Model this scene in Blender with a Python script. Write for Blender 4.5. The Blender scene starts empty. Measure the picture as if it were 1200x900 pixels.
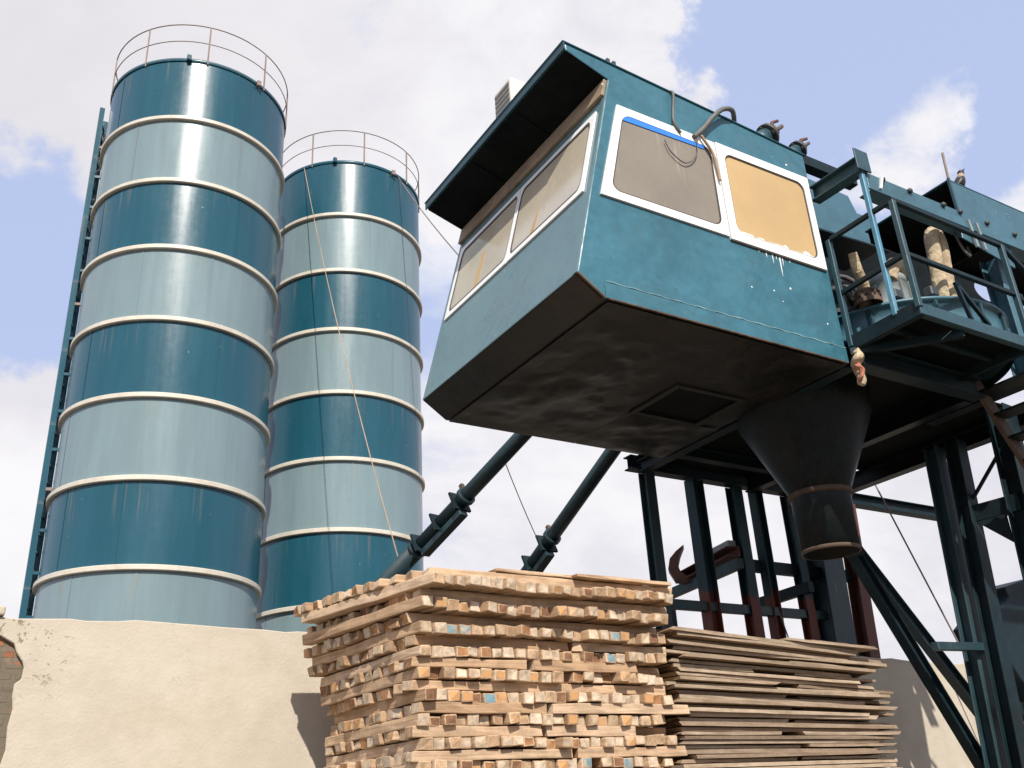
import bpy, bmesh, math, random
from mathutils import Vector, Matrix, Euler, noise as mnoise
random.seed(11)
R = math.radians
sc = bpy.context.scene
C = sc.collection
ZF = 4.7745          # height of the cabin floor above the ground
# ------------------------------------------------------------------ helpers
class MB:
    def __init__(s): s.bm = bmesh.new()
    def _mi(s, faces, mi):
        for f in faces: f.material_index = mi
    def hexa(s, pts, mi=0):
        v = [s.bm.verts.new(p) for p in pts]
        fs = [s.bm.faces.new([v[i] for i in q]) for q in ((0,3,2,1),(4,5,6,7),(0,1,5,4),(1,2,6,5),(2,3,7,6),(3,0,4,7))]
        s._mi(fs, mi); return fs
    def box(s, x0,x1,y0,y1,z0,z1, mi=0):
        return s.hexa([(x0,y0,z0),(x1,y0,z0),(x1,y1,z0),(x0,y1,z0),(x0,y0,z1),(x1,y0,z1),(x1,y1,z1),(x0,y1,z1)], mi)
    def frame(s, p0, p1, up=(0,0,1)):
        p0=Vector(p0); p1=Vector(p1); d=(p1-p0).normalized(); up=Vector(up)
        if abs(d.dot(up))>.98: up=Vector((0,1,0))
        a=d.cross(up).normalized(); b=a.cross(d).normalized(); return p0,p1,d,a,b
    def bar(s, p0, p1, w, h, up=(0,0,1), mi=0):
        p0,p1,d,a,b=s.frame(p0,p1,up); a=a*w/2; b=b*h/2
        return s.hexa([p0-a-b,p0+a-b,p0+a+b,p0-a+b,p1-a-b,p1+a-b,p1+a+b,p1-a+b], mi)
    def ibeam(s, p0, p1, w, h, t=.014, up=(0,0,1), mi=0):
        p0,p1,d,a,b=s.frame(p0,p1,up)
        for sg in (-1,1):
            o=b*(h/2-t/2)*sg
            s.bar(p0+o,p1+o,w,t,up,mi)
        s.bar(p0,p1,t*.8,h-2*t-.002,up,mi)
    def channel(s, p0, p1, w, h, t=.012, up=(0,0,1), side=1, mi=0):
        p0,p1,d,a,b=s.frame(p0,p1,up)
        s.bar(p0+a*side*(w/2-t/2),p1+a*side*(w/2-t/2),t,h,up,mi)
        for sg in (-1,1):
            o=b*(h/2-t/2)*sg-a*side*(t/2+.001)
            s.bar(p0+o,p1+o,w-t-.002,t,up,mi)
    def tube(s, pts, r, seg=12, mi=0, cap=True, smooth=True):
        pts=[Vector(p) for p in pts]; rings=[]; n=len(pts)
        rs=r if isinstance(r,(list,tuple)) else [r]*n
        prev=None
        for i,p in enumerate(pts):
            d=(pts[min(i+1,n-1)]-pts[max(i-1,0)]).normalized()
            if prev is None:
                u=Vector((0,0,1)) if abs(d.z)<.9 else Vector((0,1,0))
                a=d.cross(u).normalized()
            else:
                a=(prev-d*prev.dot(d)).normalized()
            prev=a; b=d.cross(a)
            rings.append([s.bm.verts.new(p+(a*math.cos(2*math.pi*k/seg)+b*math.sin(2*math.pi*k/seg))*rs[i]) for k in range(seg)])
        for i in range(n-1):
            for k in range(seg):
                f=s.bm.faces.new([rings[i][k],rings[i][(k+1)%seg],rings[i+1][(k+1)%seg],rings[i+1][k]]); f.smooth=smooth; f.material_index=mi
        if cap:
            for q in (rings[0][::-1],rings[-1]):
                f=s.bm.faces.new(q); f.material_index=mi
    def lathe(s, c, prof, seg=48, mi=0, smooth=True, a0=0, a1=2*math.pi, axis=None):
        full=abs(a1-a0-2*math.pi)<1e-6; n=seg if full else seg+1; rings=[]
        q=Vector((0,0,1)).rotation_difference(Vector(axis)) if axis is not None else None
        for (r,z) in prof:
            row=[]
            for k in range(n):
                a=a0+(a1-a0)*k/seg; v=Vector((r*math.cos(a),r*math.sin(a),z))
                if q: v=q@v
                row.append(s.bm.verts.new(Vector(c)+v))
            rings.append(row)
        for i in range(len(prof)-1):
            for k in range(seg):
                k2=(k+1)%n
                f=s.bm.faces.new([rings[i][k],rings[i][k2],rings[i+1][k2],rings[i+1][k]]); f.smooth=smooth; f.material_index=mi
        return rings
    def disc(s, ring, mi=0, flip=False):
        f=s.bm.faces.new(ring[::-1] if flip else ring); f.material_index=mi
    def prism(s, poly, depth, mi=0):
        """poly: 3-D points of one face; depth: extrusion vector"""
        d=Vector(depth); a=[s.bm.verts.new(p) for p in poly]; b=[s.bm.verts.new(Vector(p)+d) for p in poly]; n=len(poly)
        fs=[s.bm.faces.new(a[::-1]),s.bm.faces.new(b)]
        for i in range(n): fs.append(s.bm.faces.new([a[i],a[(i+1)%n],b[(i+1)%n],b[i]]))
        s._mi(fs,mi); return fs
    def ringframe(s, outer, inner, depth, mi=0):
        d=Vector(depth); n=len(outer)
        oa=[s.bm.verts.new(p) for p in outer]; ia=[s.bm.verts.new(p) for p in inner]
        ob=[s.bm.verts.new(Vector(p)+d) for p in outer]; ib=[s.bm.verts.new(Vector(p)+d) for p in inner]
        for i in range(n):
            j=(i+1)%n
            for q in ((oa[i],oa[j],ia[j],ia[i]),(ob[j],ob[i],ib[i],ib[j]),(oa[j],oa[i],ob[i],ob[j]),(ia[i],ia[j],ib[j],ib[i])):
                f=s.bm.faces.new(q); f.material_index=mi
    def build(s, name, mats, parent=None, bevel=0, segs=1, at=None):
        bmesh.ops.recalc_face_normals(s.bm, faces=s.bm.faces)
        off=Vector(at) if at is not None else wloc(parent)
        if off.length: bmesh.ops.translate(s.bm, verts=s.bm.verts, vec=-off)
        me=bpy.data.meshes.new(name); s.bm.to_mesh(me); s.bm.free()
        for m in (mats if isinstance(mats,(list,tuple)) else [mats]): me.materials.append(m)
        o=bpy.data.objects.new(name,me); C.objects.link(o)
        if parent is not None: o.parent=parent
        if at is not None: o.location=off-wloc(parent)
        if bevel:
            b=o.modifiers.new('bevel','BEVEL'); b.width=bevel; b.segments=segs; b.limit_method='ANGLE'; b.angle_limit=R(40)
            b.harden_normals=False
        return o
def wloc(o):
    v=Vector((0,0,0))
    while o is not None: v+=Vector(o.location); o=o.parent
    return v
def tag(o,label=None,cat=None,group=None,kind=None):
    if label: o['label']=label
    if cat: o['category']=cat
    if group: o['group']=group
    if kind: o['kind']=kind
    return o
def thing(name,label,cat,loc,group=None):
    o=bpy.data.objects.new(name,None); C.objects.link(o); o.location=loc; o.empty_display_size=.2
    return tag(o,label,cat,group)
# ------------------------------------------------------------------ materials
class NT:
    def __init__(s,m): s.t=m.node_tree; s.n=s.t.nodes; s.l=s.t.links
    def new(s,ty,**kw):
        n=s.n.new(ty)
        for k,v in kw.items(): setattr(n,k,v)
        return n
    def link(s,a,b): s.l.new(a,b)
    def put(s,sock,v):
        if isinstance(v,bpy.types.NodeSocket): s.l.new(v,sock)
        else:
            if sock.type=='RGBA' and len(v)==3: v=(*v,1)
            sock.default_value=v
    def math(s,op,a,b=0.,c=None):
        n=s.new('ShaderNodeMath',operation=op); s.put(n.inputs[0],a); s.put(n.inputs[1],b)
        if c is not None: s.put(n.inputs[2],c)
        return n.outputs[0]
    def noise(s,vec,scale,detail=4,rough=.55,dist=0.):
        n=s.new('ShaderNodeTexNoise'); s.put(n.inputs['Vector'],vec); n.inputs['Scale'].default_value=scale
        n.inputs['Detail'].default_value=detail; n.inputs['Roughness'].default_value=rough; n.inputs['Distortion'].default_value=dist
        return n.outputs['Fac']
    def smooth(s,v,a,b,lo=0.,hi=1.):
        n=s.new('ShaderNodeMapRange',interpolation_type='SMOOTHSTEP'); s.put(n.inputs[0],v)
        for i,x in enumerate((a,b,lo,hi)): n.inputs[i+1].default_value=x
        return n.outputs[0]
    def mix(s,f,a,b,blend='MIX'):
        n=s.new('ShaderNodeMix',data_type='RGBA',blend_type=blend); s.put(n.inputs[0],f); s.put(n.inputs[6],a); s.put(n.inputs[7],b); return n.outputs[2]
    def scalev(s,vec,sx,sy,sz):
        n=s.new('ShaderNodeMapping'); s.put(n.inputs[0],vec); n.inputs['Scale'].default_value=(sx,sy,sz); return n.outputs[0]
    def pos(s): return s.new('ShaderNodeNewGeometry').outputs['Position']
    def bump(s,h,strength,dist,normal=None):
        n=s.new('ShaderNodeBump'); n.inputs['Strength'].default_value=strength; n.inputs['Distance'].default_value=dist
        s.put(n.inputs['Height'],h)
        if normal is not None: s.link(normal,n.inputs['Normal'])
        return n.outputs[0]
def newmat(name):
    m=bpy.data.materials.new(name); m.use_nodes=True; t=NT(m); b=m.node_tree.nodes['Principled BSDF']; return m,t,b
def paint(name,col,rough=.4,var=.25,rust=0.,rustcol=(.16,.06,.025),specks=0.,streak=.0,streakcol=(.5,.5,.45),dirt=.0,dirtcol=(.12,.09,.06),dent=0.,dentscale=3.,spec=.5,fine=.15,primer=None,primer_z=3.4,seed=0.):
    m,t,b=newmat(name)
    p=t.pos()
    if seed:
        mp=t.new('ShaderNodeMapping'); t.put(mp.inputs[0],p); mp.inputs['Location'].default_value=(seed,seed*.7,seed*1.3); p=mp.outputs[0]
    n1=t.noise(p,1.7,6,.6); n2=t.noise(p,11,5,.6)
    f=t.math('ADD',t.math('MULTIPLY',n1,.6),t.math('MULTIPLY',n2,.4))
    lo=tuple(c*(1-var) for c in col); hi=tuple(min(1,c*(1+var)+.012*var) for c in col)
    c=t.mix(t.smooth(f,.3,.7),lo,hi)
    if primer:
        sx=t.new('ShaderNodeSeparateXYZ'); t.link(t.pos(),sx.inputs[0])
        z=t.math('ADD',sx.outputs['Z'],t.math('MULTIPLY',t.noise(p,6,4),.5))
        c=t.mix(t.smooth(z,primer_z+.27,primer_z+.21),c,primer)
    if streak:
        s=t.noise(t.scalev(p,9,9,.7),2.,5,.65)
        c=t.mix(t.math('MULTIPLY',t.smooth(s,.56,.74),streak),c,streakcol)
    if dirt:
        d=t.noise(p,2.6,8,.7,.6)
        c=t.mix(t.math('MULTIPLY',t.smooth(d,.47,.68),dirt),c,dirtcol)
    if rust:
        r=t.math('ADD',t.math('MULTIPLY',t.noise(p,5,8,.7),.7),t.math('MULTIPLY',t.noise(p,31,4,.6),.3))
        c=t.mix(t.smooth(r,.68-.26*rust,.76-.2*rust),c,rustcol)
    if specks:
        s=t.noise(p,26,3,.5)
        c=t.mix(t.math('MULTIPLY',t.smooth(s,.735,.765),specks),c,(.55,.56,.52))
    t.put(b.inputs['Base Color'],c)
    t.put(b.inputs['Roughness'],t.math('ADD',rough-.1,t.math('MULTIPLY',f,.22)))
    b.inputs['Specular IOR Level'].default_value=spec
    nrm=t.bump(n2,fine,.01)
    if dent: nrm=t.bump(t.noise(p,dentscale,3,.5,.4),dent,.05,nrm)
    t.link(nrm,b.inputs['Normal'])
    return m
TEAL=(.030,.135,.185)
M={}
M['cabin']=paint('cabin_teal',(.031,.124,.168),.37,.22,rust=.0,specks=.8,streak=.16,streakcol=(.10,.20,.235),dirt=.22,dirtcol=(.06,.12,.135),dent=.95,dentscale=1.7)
M['cabin_front']=paint('cabin_front_sheen',(.105,.185,.200),.28,.12,specks=.5,streak=.28,streakcol=(.19,.27,.275),dirt=.2,dirtcol=(.14,.165,.155),dent=.25,dentscale=2.,seed=5.)  # grazing sheen painted into the cabin teal as a paler, greyer front
M['teal']=paint('frame_teal',(.016,.055,.072),.45,.25,rust=.18,dirt=.3,dirtcol=(.03,.06,.065),streak=.15,streakcol=(.10,.18,.19),dent=.15)
M['teal_clean']=paint('hood_teal',(.040,.112,.150),.42,.18,rust=.05,specks=.4,dirt=.25,dirtcol=(.03,.07,.08),dent=.25,dentscale=2.5)
M['steel_dark']=paint('steel_dark_teal',(.007,.019,.025),.5,.3,rust=.3,rustcol=(.05,.025,.014),dirt=.45,dirtcol=(.022,.02,.017),spec=.18)
M['column']=paint('column_teal_primer',(.010,.032,.041),.5,.3,rust=.22,rustcol=(.09,.035,.02),primer=(.105,.028,.016),primer_z=3.62,streak=.25,streakcol=(.10,.17,.17),spec=.25)
M['column_teal']=paint('column_teal',(.012,.036,.045),.5,.3,rust=.22,rustcol=(.12,.05,.025),streak=.4,streakcol=(.14,.20,.19),dirt=.3,dirtcol=(.03,.035,.033))
M['primer']=paint('red_primer',(.10,.028,.018),.6,.3,rust=.2)
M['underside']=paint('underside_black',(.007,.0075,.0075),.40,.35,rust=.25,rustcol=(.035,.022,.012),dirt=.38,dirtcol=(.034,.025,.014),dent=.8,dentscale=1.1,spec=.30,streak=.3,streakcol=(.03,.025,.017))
M['scuffed']=paint('scuffed_teal',(.16,.26,.28),.55,.3,dirt=.5,dirtcol=(.05,.13,.16))
M['soffit']=paint('soffit_shade',(.006,.008,.009),.6,.3,dirt=.2,dirtcol=(.012,.012,.011),spec=.04)  # dark teal paint with its shade painted in, down to near black
M['hopper']=paint('hopper_black',(.005,.009,.011),.40,.4,rust=.2,rustcol=(.05,.03,.018),dirt=.45,dirtcol=(.022,.018,.013),streak=.3,streakcol=(.05,.04,.03),spec=.16)
M['rusty_edge']=paint('rusty_edge',(.085,.055,.036),.8,.4,rust=.3,rustcol=(.11,.055,.03))
M['white_frame']=paint('white_frame',(.80,.80,.78),.4,.05,dirt=.15,dirtcol=(.55,.52,.47))
M['rubber']=paint('rubber_gasket',(.05,.045,.04),.7,.2)
M['tape']=paint('blue_tape',(.03,.20,.72),.35,.1)
M['board']=paint('brown_board',(.27,.20,.13),.7,.3,dirt=.5,dirtcol=(.12,.08,.05))
M['cable']=paint('cable_grey',(.10,.095,.085),.6,.3)
M['wire']=paint('wire_rope',(.16,.13,.11),.6,.3)
M['rope_tan']=paint('rope_tan',(.34,.23,.15),.8,.3)
M['silo_dark']=None
M['belt']=paint('belt_cream',(.54,.50,.42),.45,.10,dirt=.35,dirtcol=(.42,.34,.24),rust=.06)
M['rail_rust']=paint('rail_rust',(.20,.145,.12),.6,.3,rust=.35)
M['ac_white']=paint('appliance_white',(.66,.62,.54),.45,.06,dirt=.25,dirtcol=(.5,.43,.33))
M['ac_grille']=paint('grille_grey',(.16,.15,.14),.6,.3)
M['pole_blue']=paint('pole_blue',(.06,.22,.33),.35,.2,dirt=.3,dirtcol=(.22,.30,.30),streak=.2)
M['motor']=paint('motor_grey',(.22,.25,.25),.5,.25,dirt=.5,dirtcol=(.25,.20,.14))
M['motor_dark']=paint('motor_dark',(.03,.04,.045),.5,.3,dirt=.4)
M['cloth']=paint('cement_cloth',(.40,.32,.21),.95,.4,dirt=.8,dirtcol=(.20,.145,.085),fine=.9,dent=.8,dentscale=14.)
M['rag_red']=paint('rag_red',(.42,.16,.10),.95,.3,fine=.5)
M['bird_black']=paint('bird_black',(.012,.012,.014),.5,.2)
M['bird_grey']=paint('bird_grey',(.30,.22,.17),.8,.2)
M['rust_sheet']=paint('rust_sheet',(.10,.042,.028),.75,.4,rust=.3,rustcol=(.17,.08,.045))
M['house_white']=paint('far_white_wall',(.78,.77,.74),.8,.06)
M['house_roof']=paint('far_roof',(.08,.06,.05),.8,.2)
M['conveyor']=paint('conveyor_teal',(.008,.028,.034),.42,.3,dirt=.4,dirtcol=(.02,.035,.035),rust=.08,rustcol=(.08,.05,.03))

def silo_paint(name,col,seed,bright,zt=15.,st=1.4):
    m,t,b=newmat(name); p=t.pos()
    n1=t.noise(t.scalev(p,1,1,.25),1.3,5,.55); n2=t.noise(t.scalev(p,1,1,.08),5.5,4,.6); n3=t.noise(p,9,5,.6)
    f=t.math('ADD',t.math('MULTIPLY',n1,.5),t.math('MULTIPLY',n2,.5))
    c=t.mix(t.smooth(f,.32,.68),tuple(x*.92 for x in col),tuple(x*1.08 for x in col))
    s=t.noise(t.scalev(p,7,7,.35),1.6,5,.7)
    c=t.mix(t.math('MULTIPLY',t.smooth(s,.60,.75),.14),c,bright)
    k=t.noise(p,17,2,.5); c=t.mix(t.math('MULTIPLY',t.smooth(k,.76,.79),.5),c,(.6,.6,.55))
    d=t.noise(p,.9,7,.7,.5); c=t.mix(t.math('MULTIPLY',t.smooth(d,.5,.75),.25),c,tuple(x*.75+.02 for x in col))
    sz=t.new('ShaderNodeSeparateXYZ'); t.link(p,sz.inputs[0])
    fr_=t.math('FRACT',t.math('DIVIDE',t.math('SUBTRACT',zt,sz.outputs['Z']),st))
    rn=t.noise(t.scalev(p,5,5,.12),2.2,5,.65); ln=t.noise(t.scalev(p,3,3,.05),1.1,3,.6)
    run=t.math('MULTIPLY',t.smooth(rn,.57,.70),t.smooth(t.math('SUBTRACT',fr_,t.math('MULTIPLY',ln,.7)),.22,-.25))
    c=t.mix(t.math('MULTIPLY',run,.38),c,(.23,.17,.115))
    grime=t.smooth(t.math('ADD',fr_,t.math('MULTIPLY',n3,.1)),.99,1.07); c=t.mix(t.math('MULTIPLY',grime,.35),c,(.25,.22,.17))
    t.put(b.inputs['Base Color'],c)
    t.put(b.inputs['Roughness'],t.math('ADD',.11,t.math('MULTIPLY',t.math('ADD',t.math('MULTIPLY',n2,.65),t.math('MULTIPLY',n3,.35)),.34)))
    b.inputs['Specular IOR Level'].default_value=.40
    nr=t.bump(t.noise(t.scalev(p,1,1,.12),2.4,2,.5),.22,.03); nr=t.bump(n3,.05,.01,nr)
    t.link(nr,b.inputs['Normal']); return m
M['silo_dark']=silo_paint('silo_dark_teal',(.012,.074,.108),0,(.05,.13,.16),15.0245,1.3988)
M['silo_dark_far']=silo_paint('silo_dark_teal_far',(.011,.072,.106),0,(.05,.13,.16),15.2733,1.4299)
M['silo_light']=silo_paint('silo_light_teal',(.168,.236,.254),0,(.27,.32,.32),15.0245,1.3988)
M['silo_light_far']=silo_paint('silo_light_teal_far',(.165,.233,.252),0,(.27,.32,.32),15.2733,1.4299)

def pane_mat(name,col,col2,streakcol,streak=.4,grain=40.,rough=.28,spec=.5):
    m,t,b=newmat(name); p=t.pos()
    n=t.noise(p,1.6,6,.6); g=t.noise(p,grain,4,.7)
    c=t.mix(t.smooth(t.math('ADD',t.math('MULTIPLY',n,.7),t.math('MULTIPLY',g,.3)),.3,.7),col,col2)
    s=t.noise(t.scalev(p,16,16,.8),1.5,4,.6)
    c=t.mix(t.math('MULTIPLY',t.smooth(s,.60,.74),streak),c,streakcol)
    t.put(b.inputs['Base Color'],c); b.inputs['Roughness'].default_value=rough; b.inputs['Specular IOR Level'].default_value=spec
    t.link(t.bump(g,.05,.004),b.inputs['Normal']); return m
M['pane_dust']=pane_mat('pane_dusty_grey',(.19,.167,.135),(.245,.215,.175),(.40,.37,.32),.5,70,.45,.35)
M['pane_tan']=pane_mat('pane_cardboard',(.42,.29,.145),(.50,.35,.18),(.38,.26,.12),.3,90,.7,.2)
M['pane_front']=pane_mat('pane_front_curtain',(.42,.365,.27),(.50,.445,.345),(.60,.55,.47),.6,50,.10,.7)
M['pane_orange']=pane_mat('pane_orange',(.44,.28,.11),(.50,.33,.15),(.5,.36,.2),.2,50,.4,.3)  # orange for the narrow strips on the front panes

def concrete_mat():
    m,t,b=newmat('wall_plaster'); p=t.pos()
    n1=t.noise(p,.8,7,.62,.3); n2=t.noise(p,6,8,.65); n3=t.noise(p,45,4,.6)
    f=t.math('ADD',t.math('MULTIPLY',n1,.55),t.math('MULTIPLY',n2,.45))
    c=t.mix(t.smooth(f,.33,.67),(.43,.378,.303),(.50,.447,.368))
    hz=t.noise(t.scalev(p,.35,1,2.2),1.6,6,.6); c=t.mix(t.math('MULTIPLY',t.smooth(hz,.5,.72),.45),c,(.52,.47,.39))
    dm=t.noise(t.scalev(p,.7,1,1.1),.9,8,.68,.8); c=t.mix(t.math('MULTIPLY',t.smooth(dm,.52,.70),.35),c,(.36,.30,.215))
    ck=t.new('ShaderNodeTexVoronoi',feature='DISTANCE_TO_EDGE'); wv=t.new('ShaderNodeVectorMath',operation='ADD'); nz=t.new('ShaderNodeTexNoise'); t.link(p,nz.inputs['Vector']); nz.inputs['Scale'].default_value=3; nz.inputs['Detail'].default_value=6
    t.link(p,wv.inputs[0]); t.link(nz.outputs['Color'],wv.inputs[1]); t.link(wv.outputs[0],ck.inputs['Vector']); ck.inputs['Scale'].default_value=.75
    crack=t.math('MULTIPLY',t.smooth(ck.outputs['Distance'],.006,.001),t.smooth(n1,.52,.6)); c=t.mix(t.math('MULTIPLY',crack,.22),c,(.2,.16,.11))
    sx=t.new('ShaderNodeSeparateXYZ'); t.link(p,sx.inputs[0])
    top=t.smooth(t.math('ADD',sx.outputs['Z'],t.math('MULTIPLY',n2,.5)),2.95,3.35)
    c=t.mix(t.math('MULTIPLY',top,.22),c,(.36,.29,.2))
    # dirt drips below the coping
    dr=t.noise(t.scalev(p,6,1,.35),2.,5,.6); c=t.mix(t.math('MULTIPLY',t.math('MULTIPLY',t.smooth(dr,.55,.7),t.smooth(sx.outputs['Z'],2.1,3.0)),.08),c,(.34,.28,.2))
    # broken pitted plaster by the ragged edge, and the bare weathered end
    pit=t.math('MULTIPLY',t.smooth(t.noise(p,21,4,.6,.4),.60,.65),t.math('MULTIPLY',t.smooth(sx.outputs['X'],-2.45,-2.72),t.smooth(sx.outputs['Z'],2.3,2.7)))
    rightend=t.smooth(sx.outputs['X'],7.0,7.2)
    pit2=t.math('MULTIPLY',t.smooth(t.noise(t.scalev(p,1,1,.5),10,5,.7),.42,.6),rightend)
    pits=t.math('MAXIMUM',pit,pit2)
    c=t.mix(t.math('MULTIPLY',pits,.75),c,(.20,.145,.09))
    t.put(b.inputs['Base Color'],c); b.inputs['Roughness'].default_value=.92; b.inputs['Specular IOR Level'].default_value=.15
    h=t.math('SUBTRACT',t.math('ADD',t.math('MULTIPLY',n2,.6),t.math('MULTIPLY',n3,.25)),t.math('MULTIPLY',pits,.8))
    t.link(t.bump(h,.5,.02),b.inputs['Normal']); return m
M['plaster']=concrete_mat()
def brick_mat():
    m,t,b=newmat('brick_core'); p=t.pos()
    mp=t.new('ShaderNodeMapping'); t.put(mp.inputs[0],p); mp.inputs['Rotation'].default_value=(R(90),0,0)
    br=t.new('ShaderNodeTexBrick'); t.link(mp.outputs[0],br.inputs['Vector']); br.inputs['Scale'].default_value=1.
    br.inputs['Color1'].default_value=(.36,.12,.05,1); br.inputs['Color2'].default_value=(.25,.085,.04,1); br.inputs['Mortar'].default_value=(.20,.155,.11,1)
    br.inputs['Brick Width'].default_value=.13; br.inputs['Row Height'].default_value=.07; br.inputs['Mortar Size'].default_value=.016
    n=t.noise(p,7,6,.65)
    c=t.mix(t.smooth(n,.30,.44),br.outputs['Color'],(.14,.115,.08))
    t.put(b.inputs['Base Color'],c); b.inputs['Roughness'].default_value=.95
    t.link(t.bump(t.math('ADD',br.outputs['Fac'],t.math('MULTIPLY',n,-1.)),.8,-.02),b.inputs['Normal']); return m
M['brick']=brick_mat()
def wood_mat(name,cols,end=False,paintc=None):
    m,t,b=newmat(name)
    oi=t.new('ShaderNodeObjectInfo'); tc=t.new('ShaderNodeTexCoord')
    ad=t.new('ShaderNodeVectorMath',operation='ADD'); t.link(tc.outputs['Object'],ad.inputs[0])
    cm=t.new('ShaderNodeCombineXYZ'); r10=t.math('MULTIPLY',oi.outputs['Random'],37.)
    for i in range(3): t.link(r10,cm.inputs[i])
    t.link(cm.outputs[0],ad.inputs[1]); p=ad.outputs[0]
    rp=t.new('ShaderNodeValToRGB'); t.link(oi.outputs['Random'],rp.inputs[0]); e=rp.color_ramp.elements
    rp.color_ramp.interpolation='CONSTANT' if end else 'LINEAR'
    e[0].color=(*cols[0],1); e[0].position=0; e[1].color=(*cols[1],1); e[1].position=1/len(cols)
    for i,c_ in enumerate(cols[2:],2):
        q=e.new(i/len(cols)); q.color=(*c_,1)
    base=rp.outputs[0]
    g=t.noise(t.scalev(p,1.2,22,22) if not end else t.scalev(p,3,1,1),2. if not end else 16,5,.6,.5)
    n=t.noise(p,7,6,.65); n2=t.noise(p,60,3,.6)
    if end:
        wv=t.new('ShaderNodeTexWave',wave_type='RINGS',rings_direction='X'); t.link(p,wv.inputs['Vector']); wv.inputs['Scale'].default_value=22; wv.inputs['Distortion'].default_value=3.5; wv.inputs['Detail'].default_value=3
        base=t.mix(t.math('MULTIPLY',wv.outputs['Fac'],.35),base,t.mix(.5,base,(.2,.11,.05)))
    dark=t.mix(.62 if end else .5,base,(.11,.065,.035))
    c=t.mix(t.smooth(t.math('ADD',t.math('MULTIPLY',g,.55),t.math('MULTIPLY',n,.45)),.36,.64),dark,base)
    c=t.mix(t.math('MULTIPLY',t.smooth(n2,.55,.75),.3),c,(.50,.40,.29))
    if paintc: c=t.mix(t.smooth(n,.60,.46),c,paintc)
    t.put(b.inputs['Base Color'],c); b.inputs['Roughness'].default_value=.9; b.inputs['Specular IOR Level'].default_value=.15
    t.link(t.bump(t.math('ADD',g,t.math('MULTIPLY',n2,.5)),.55,.006),b.inputs['Normal']); return m
LIGHT=[(.56,.40,.26),(.61,.45,.31),(.50,.335,.205),(.63,.475,.33),(.56,.38,.235),(.42,.275,.165)]
ENDS=[(.66,.53,.39),(.56,.39,.24),(.72,.60,.46),(.54,.30,.14),(.68,.55,.41),(.50,.33,.20),(.70,.58,.44),(.42,.20,.09),(.64,.51,.37),(.24,.12,.07),(.66,.54,.40),(.60,.44,.29),(.69,.57,.43)]
M['timber']=wood_mat('timber_weathered',LIGHT)
M['timber_end']=wood_mat('timber_end_grain',ENDS,end=True)
M['end_blue']=wood_mat('timber_end_blue',[(.55,.44,.32),(.5,.4,.3)],end=True,paintc=(.15,.25,.285))
M['end_orange']=wood_mat('timber_end_orange',[(.58,.40,.25),(.5,.33,.2)],end=True,paintc=(.50,.27,.115))
M['plank']=wood_mat('plank_weathered',[(.35,.27,.195),(.40,.32,.235),(.27,.20,.14),(.38,.29,.205),(.21,.155,.11),(.46,.36,.26)])
M['plank_end']=wood_mat('plank_end',[(.46,.34,.22),(.38,.27,.17),(.33,.22,.13)],end=True)
def ground_mat():
    m,t,b=newmat('sandy_ground'); p=t.pos(); n=t.noise(p,.5,8,.65); n2=t.noise(p,9,6,.6)
    c=t.mix(t.smooth(n,.35,.65),(.13,.105,.078),(.19,.155,.115)); c=t.mix(t.math('MULTIPLY',n2,.4),c,(.10,.082,.06))
    t.put(b.inputs['Base Color'],c); b.inputs['Roughness'].default_value=.95
    t.link(t.bump(n2,.5,.04),b.inputs['Normal']); return m
M['ground']=ground_mat()

# ------------------------------------------------------------------ ground
g=MB(); g.bm.faces.new([g.bm.verts.new(p) for p in ((-400,-400,0),(400,-400,0),(400,600,0),(-400,600,0))])
tag(g.build('ground',M['ground']),kind='structure')

# ------------------------------------------------------------------ boundary wall
WY=2.6
wx=lambda x:-3.436+(x+3.436)*.922
wz=lambda z:1.55+(z-1.55)*.922 if z>0 else 0.
wall=thing('boundary_wall','long cream plastered yard wall in front of the silos, ragged at its left end','wall',(2,WY,0))
b=MB(); b.box(-7,7.60,WY+.035,WY+.21,0,wz(3.0)); b.build('brick_core',M['brick'],wall,.01)
def plaster(pts):
    m=MB(); m.prism([(wx(x),WY,wz(z)) for x,z in pts],(0,.034,0)); return m
top=[]
x=-2.86
random.seed(3)
while x<8.55:
    top.append((x,3.045+.012*math.sin(x*2.3)+random.uniform(-.010,.010))); x+=random.uniform(.10,.24)
top.append((8.62,3.03))
left=[(-2.84,2.86),(-2.815,2.80),(-2.77,2.74),(-2.755,2.70),(-2.76,2.62),(-2.80,2.585),(-2.80,2.5),(-2.785,2.42),(-2.80,2.3),(-2.79,2.15),(-2.82,2.0),(-2.80,1.8),(-2.84,1.4),(-2.8,.8),(-2.82,0)]
poly=[(-2.82,0),(8.62,0)]+[(8.62,1.0),(8.60,2.0),(8.63,2.6)]+top[::-1]+[(-3.06,3.05),(-3.05,2.93),(-2.93,2.91)]+left[:-1]
b=plaster(poly); o=b.build('plaster_face',M['plaster'],wall,.006)
b=plaster([(-7,0),(-3.12,0),(-3.10,.9),(-3.13,1.6),(-3.09,2.3),(-3.11,2.8),(-3.11,3.1),(-3.4,3.05),(-7,3.06)]); b.build('plaster_face',M['plaster'],wall,.006)
b=MB()
b.box(-7,7.58,WY+.036,WY+.20,wz(3.0)+.002,wz(3.03)); b.build('coping',M['plaster'],wall,.008)
b=MB(); b.box(wx(-3.08),wx(-2.93),WY-.03,WY+.16,wz(3.05),wz(3.115)); b.build('loose_block',M['plaster'],wall,.012,2)

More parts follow.
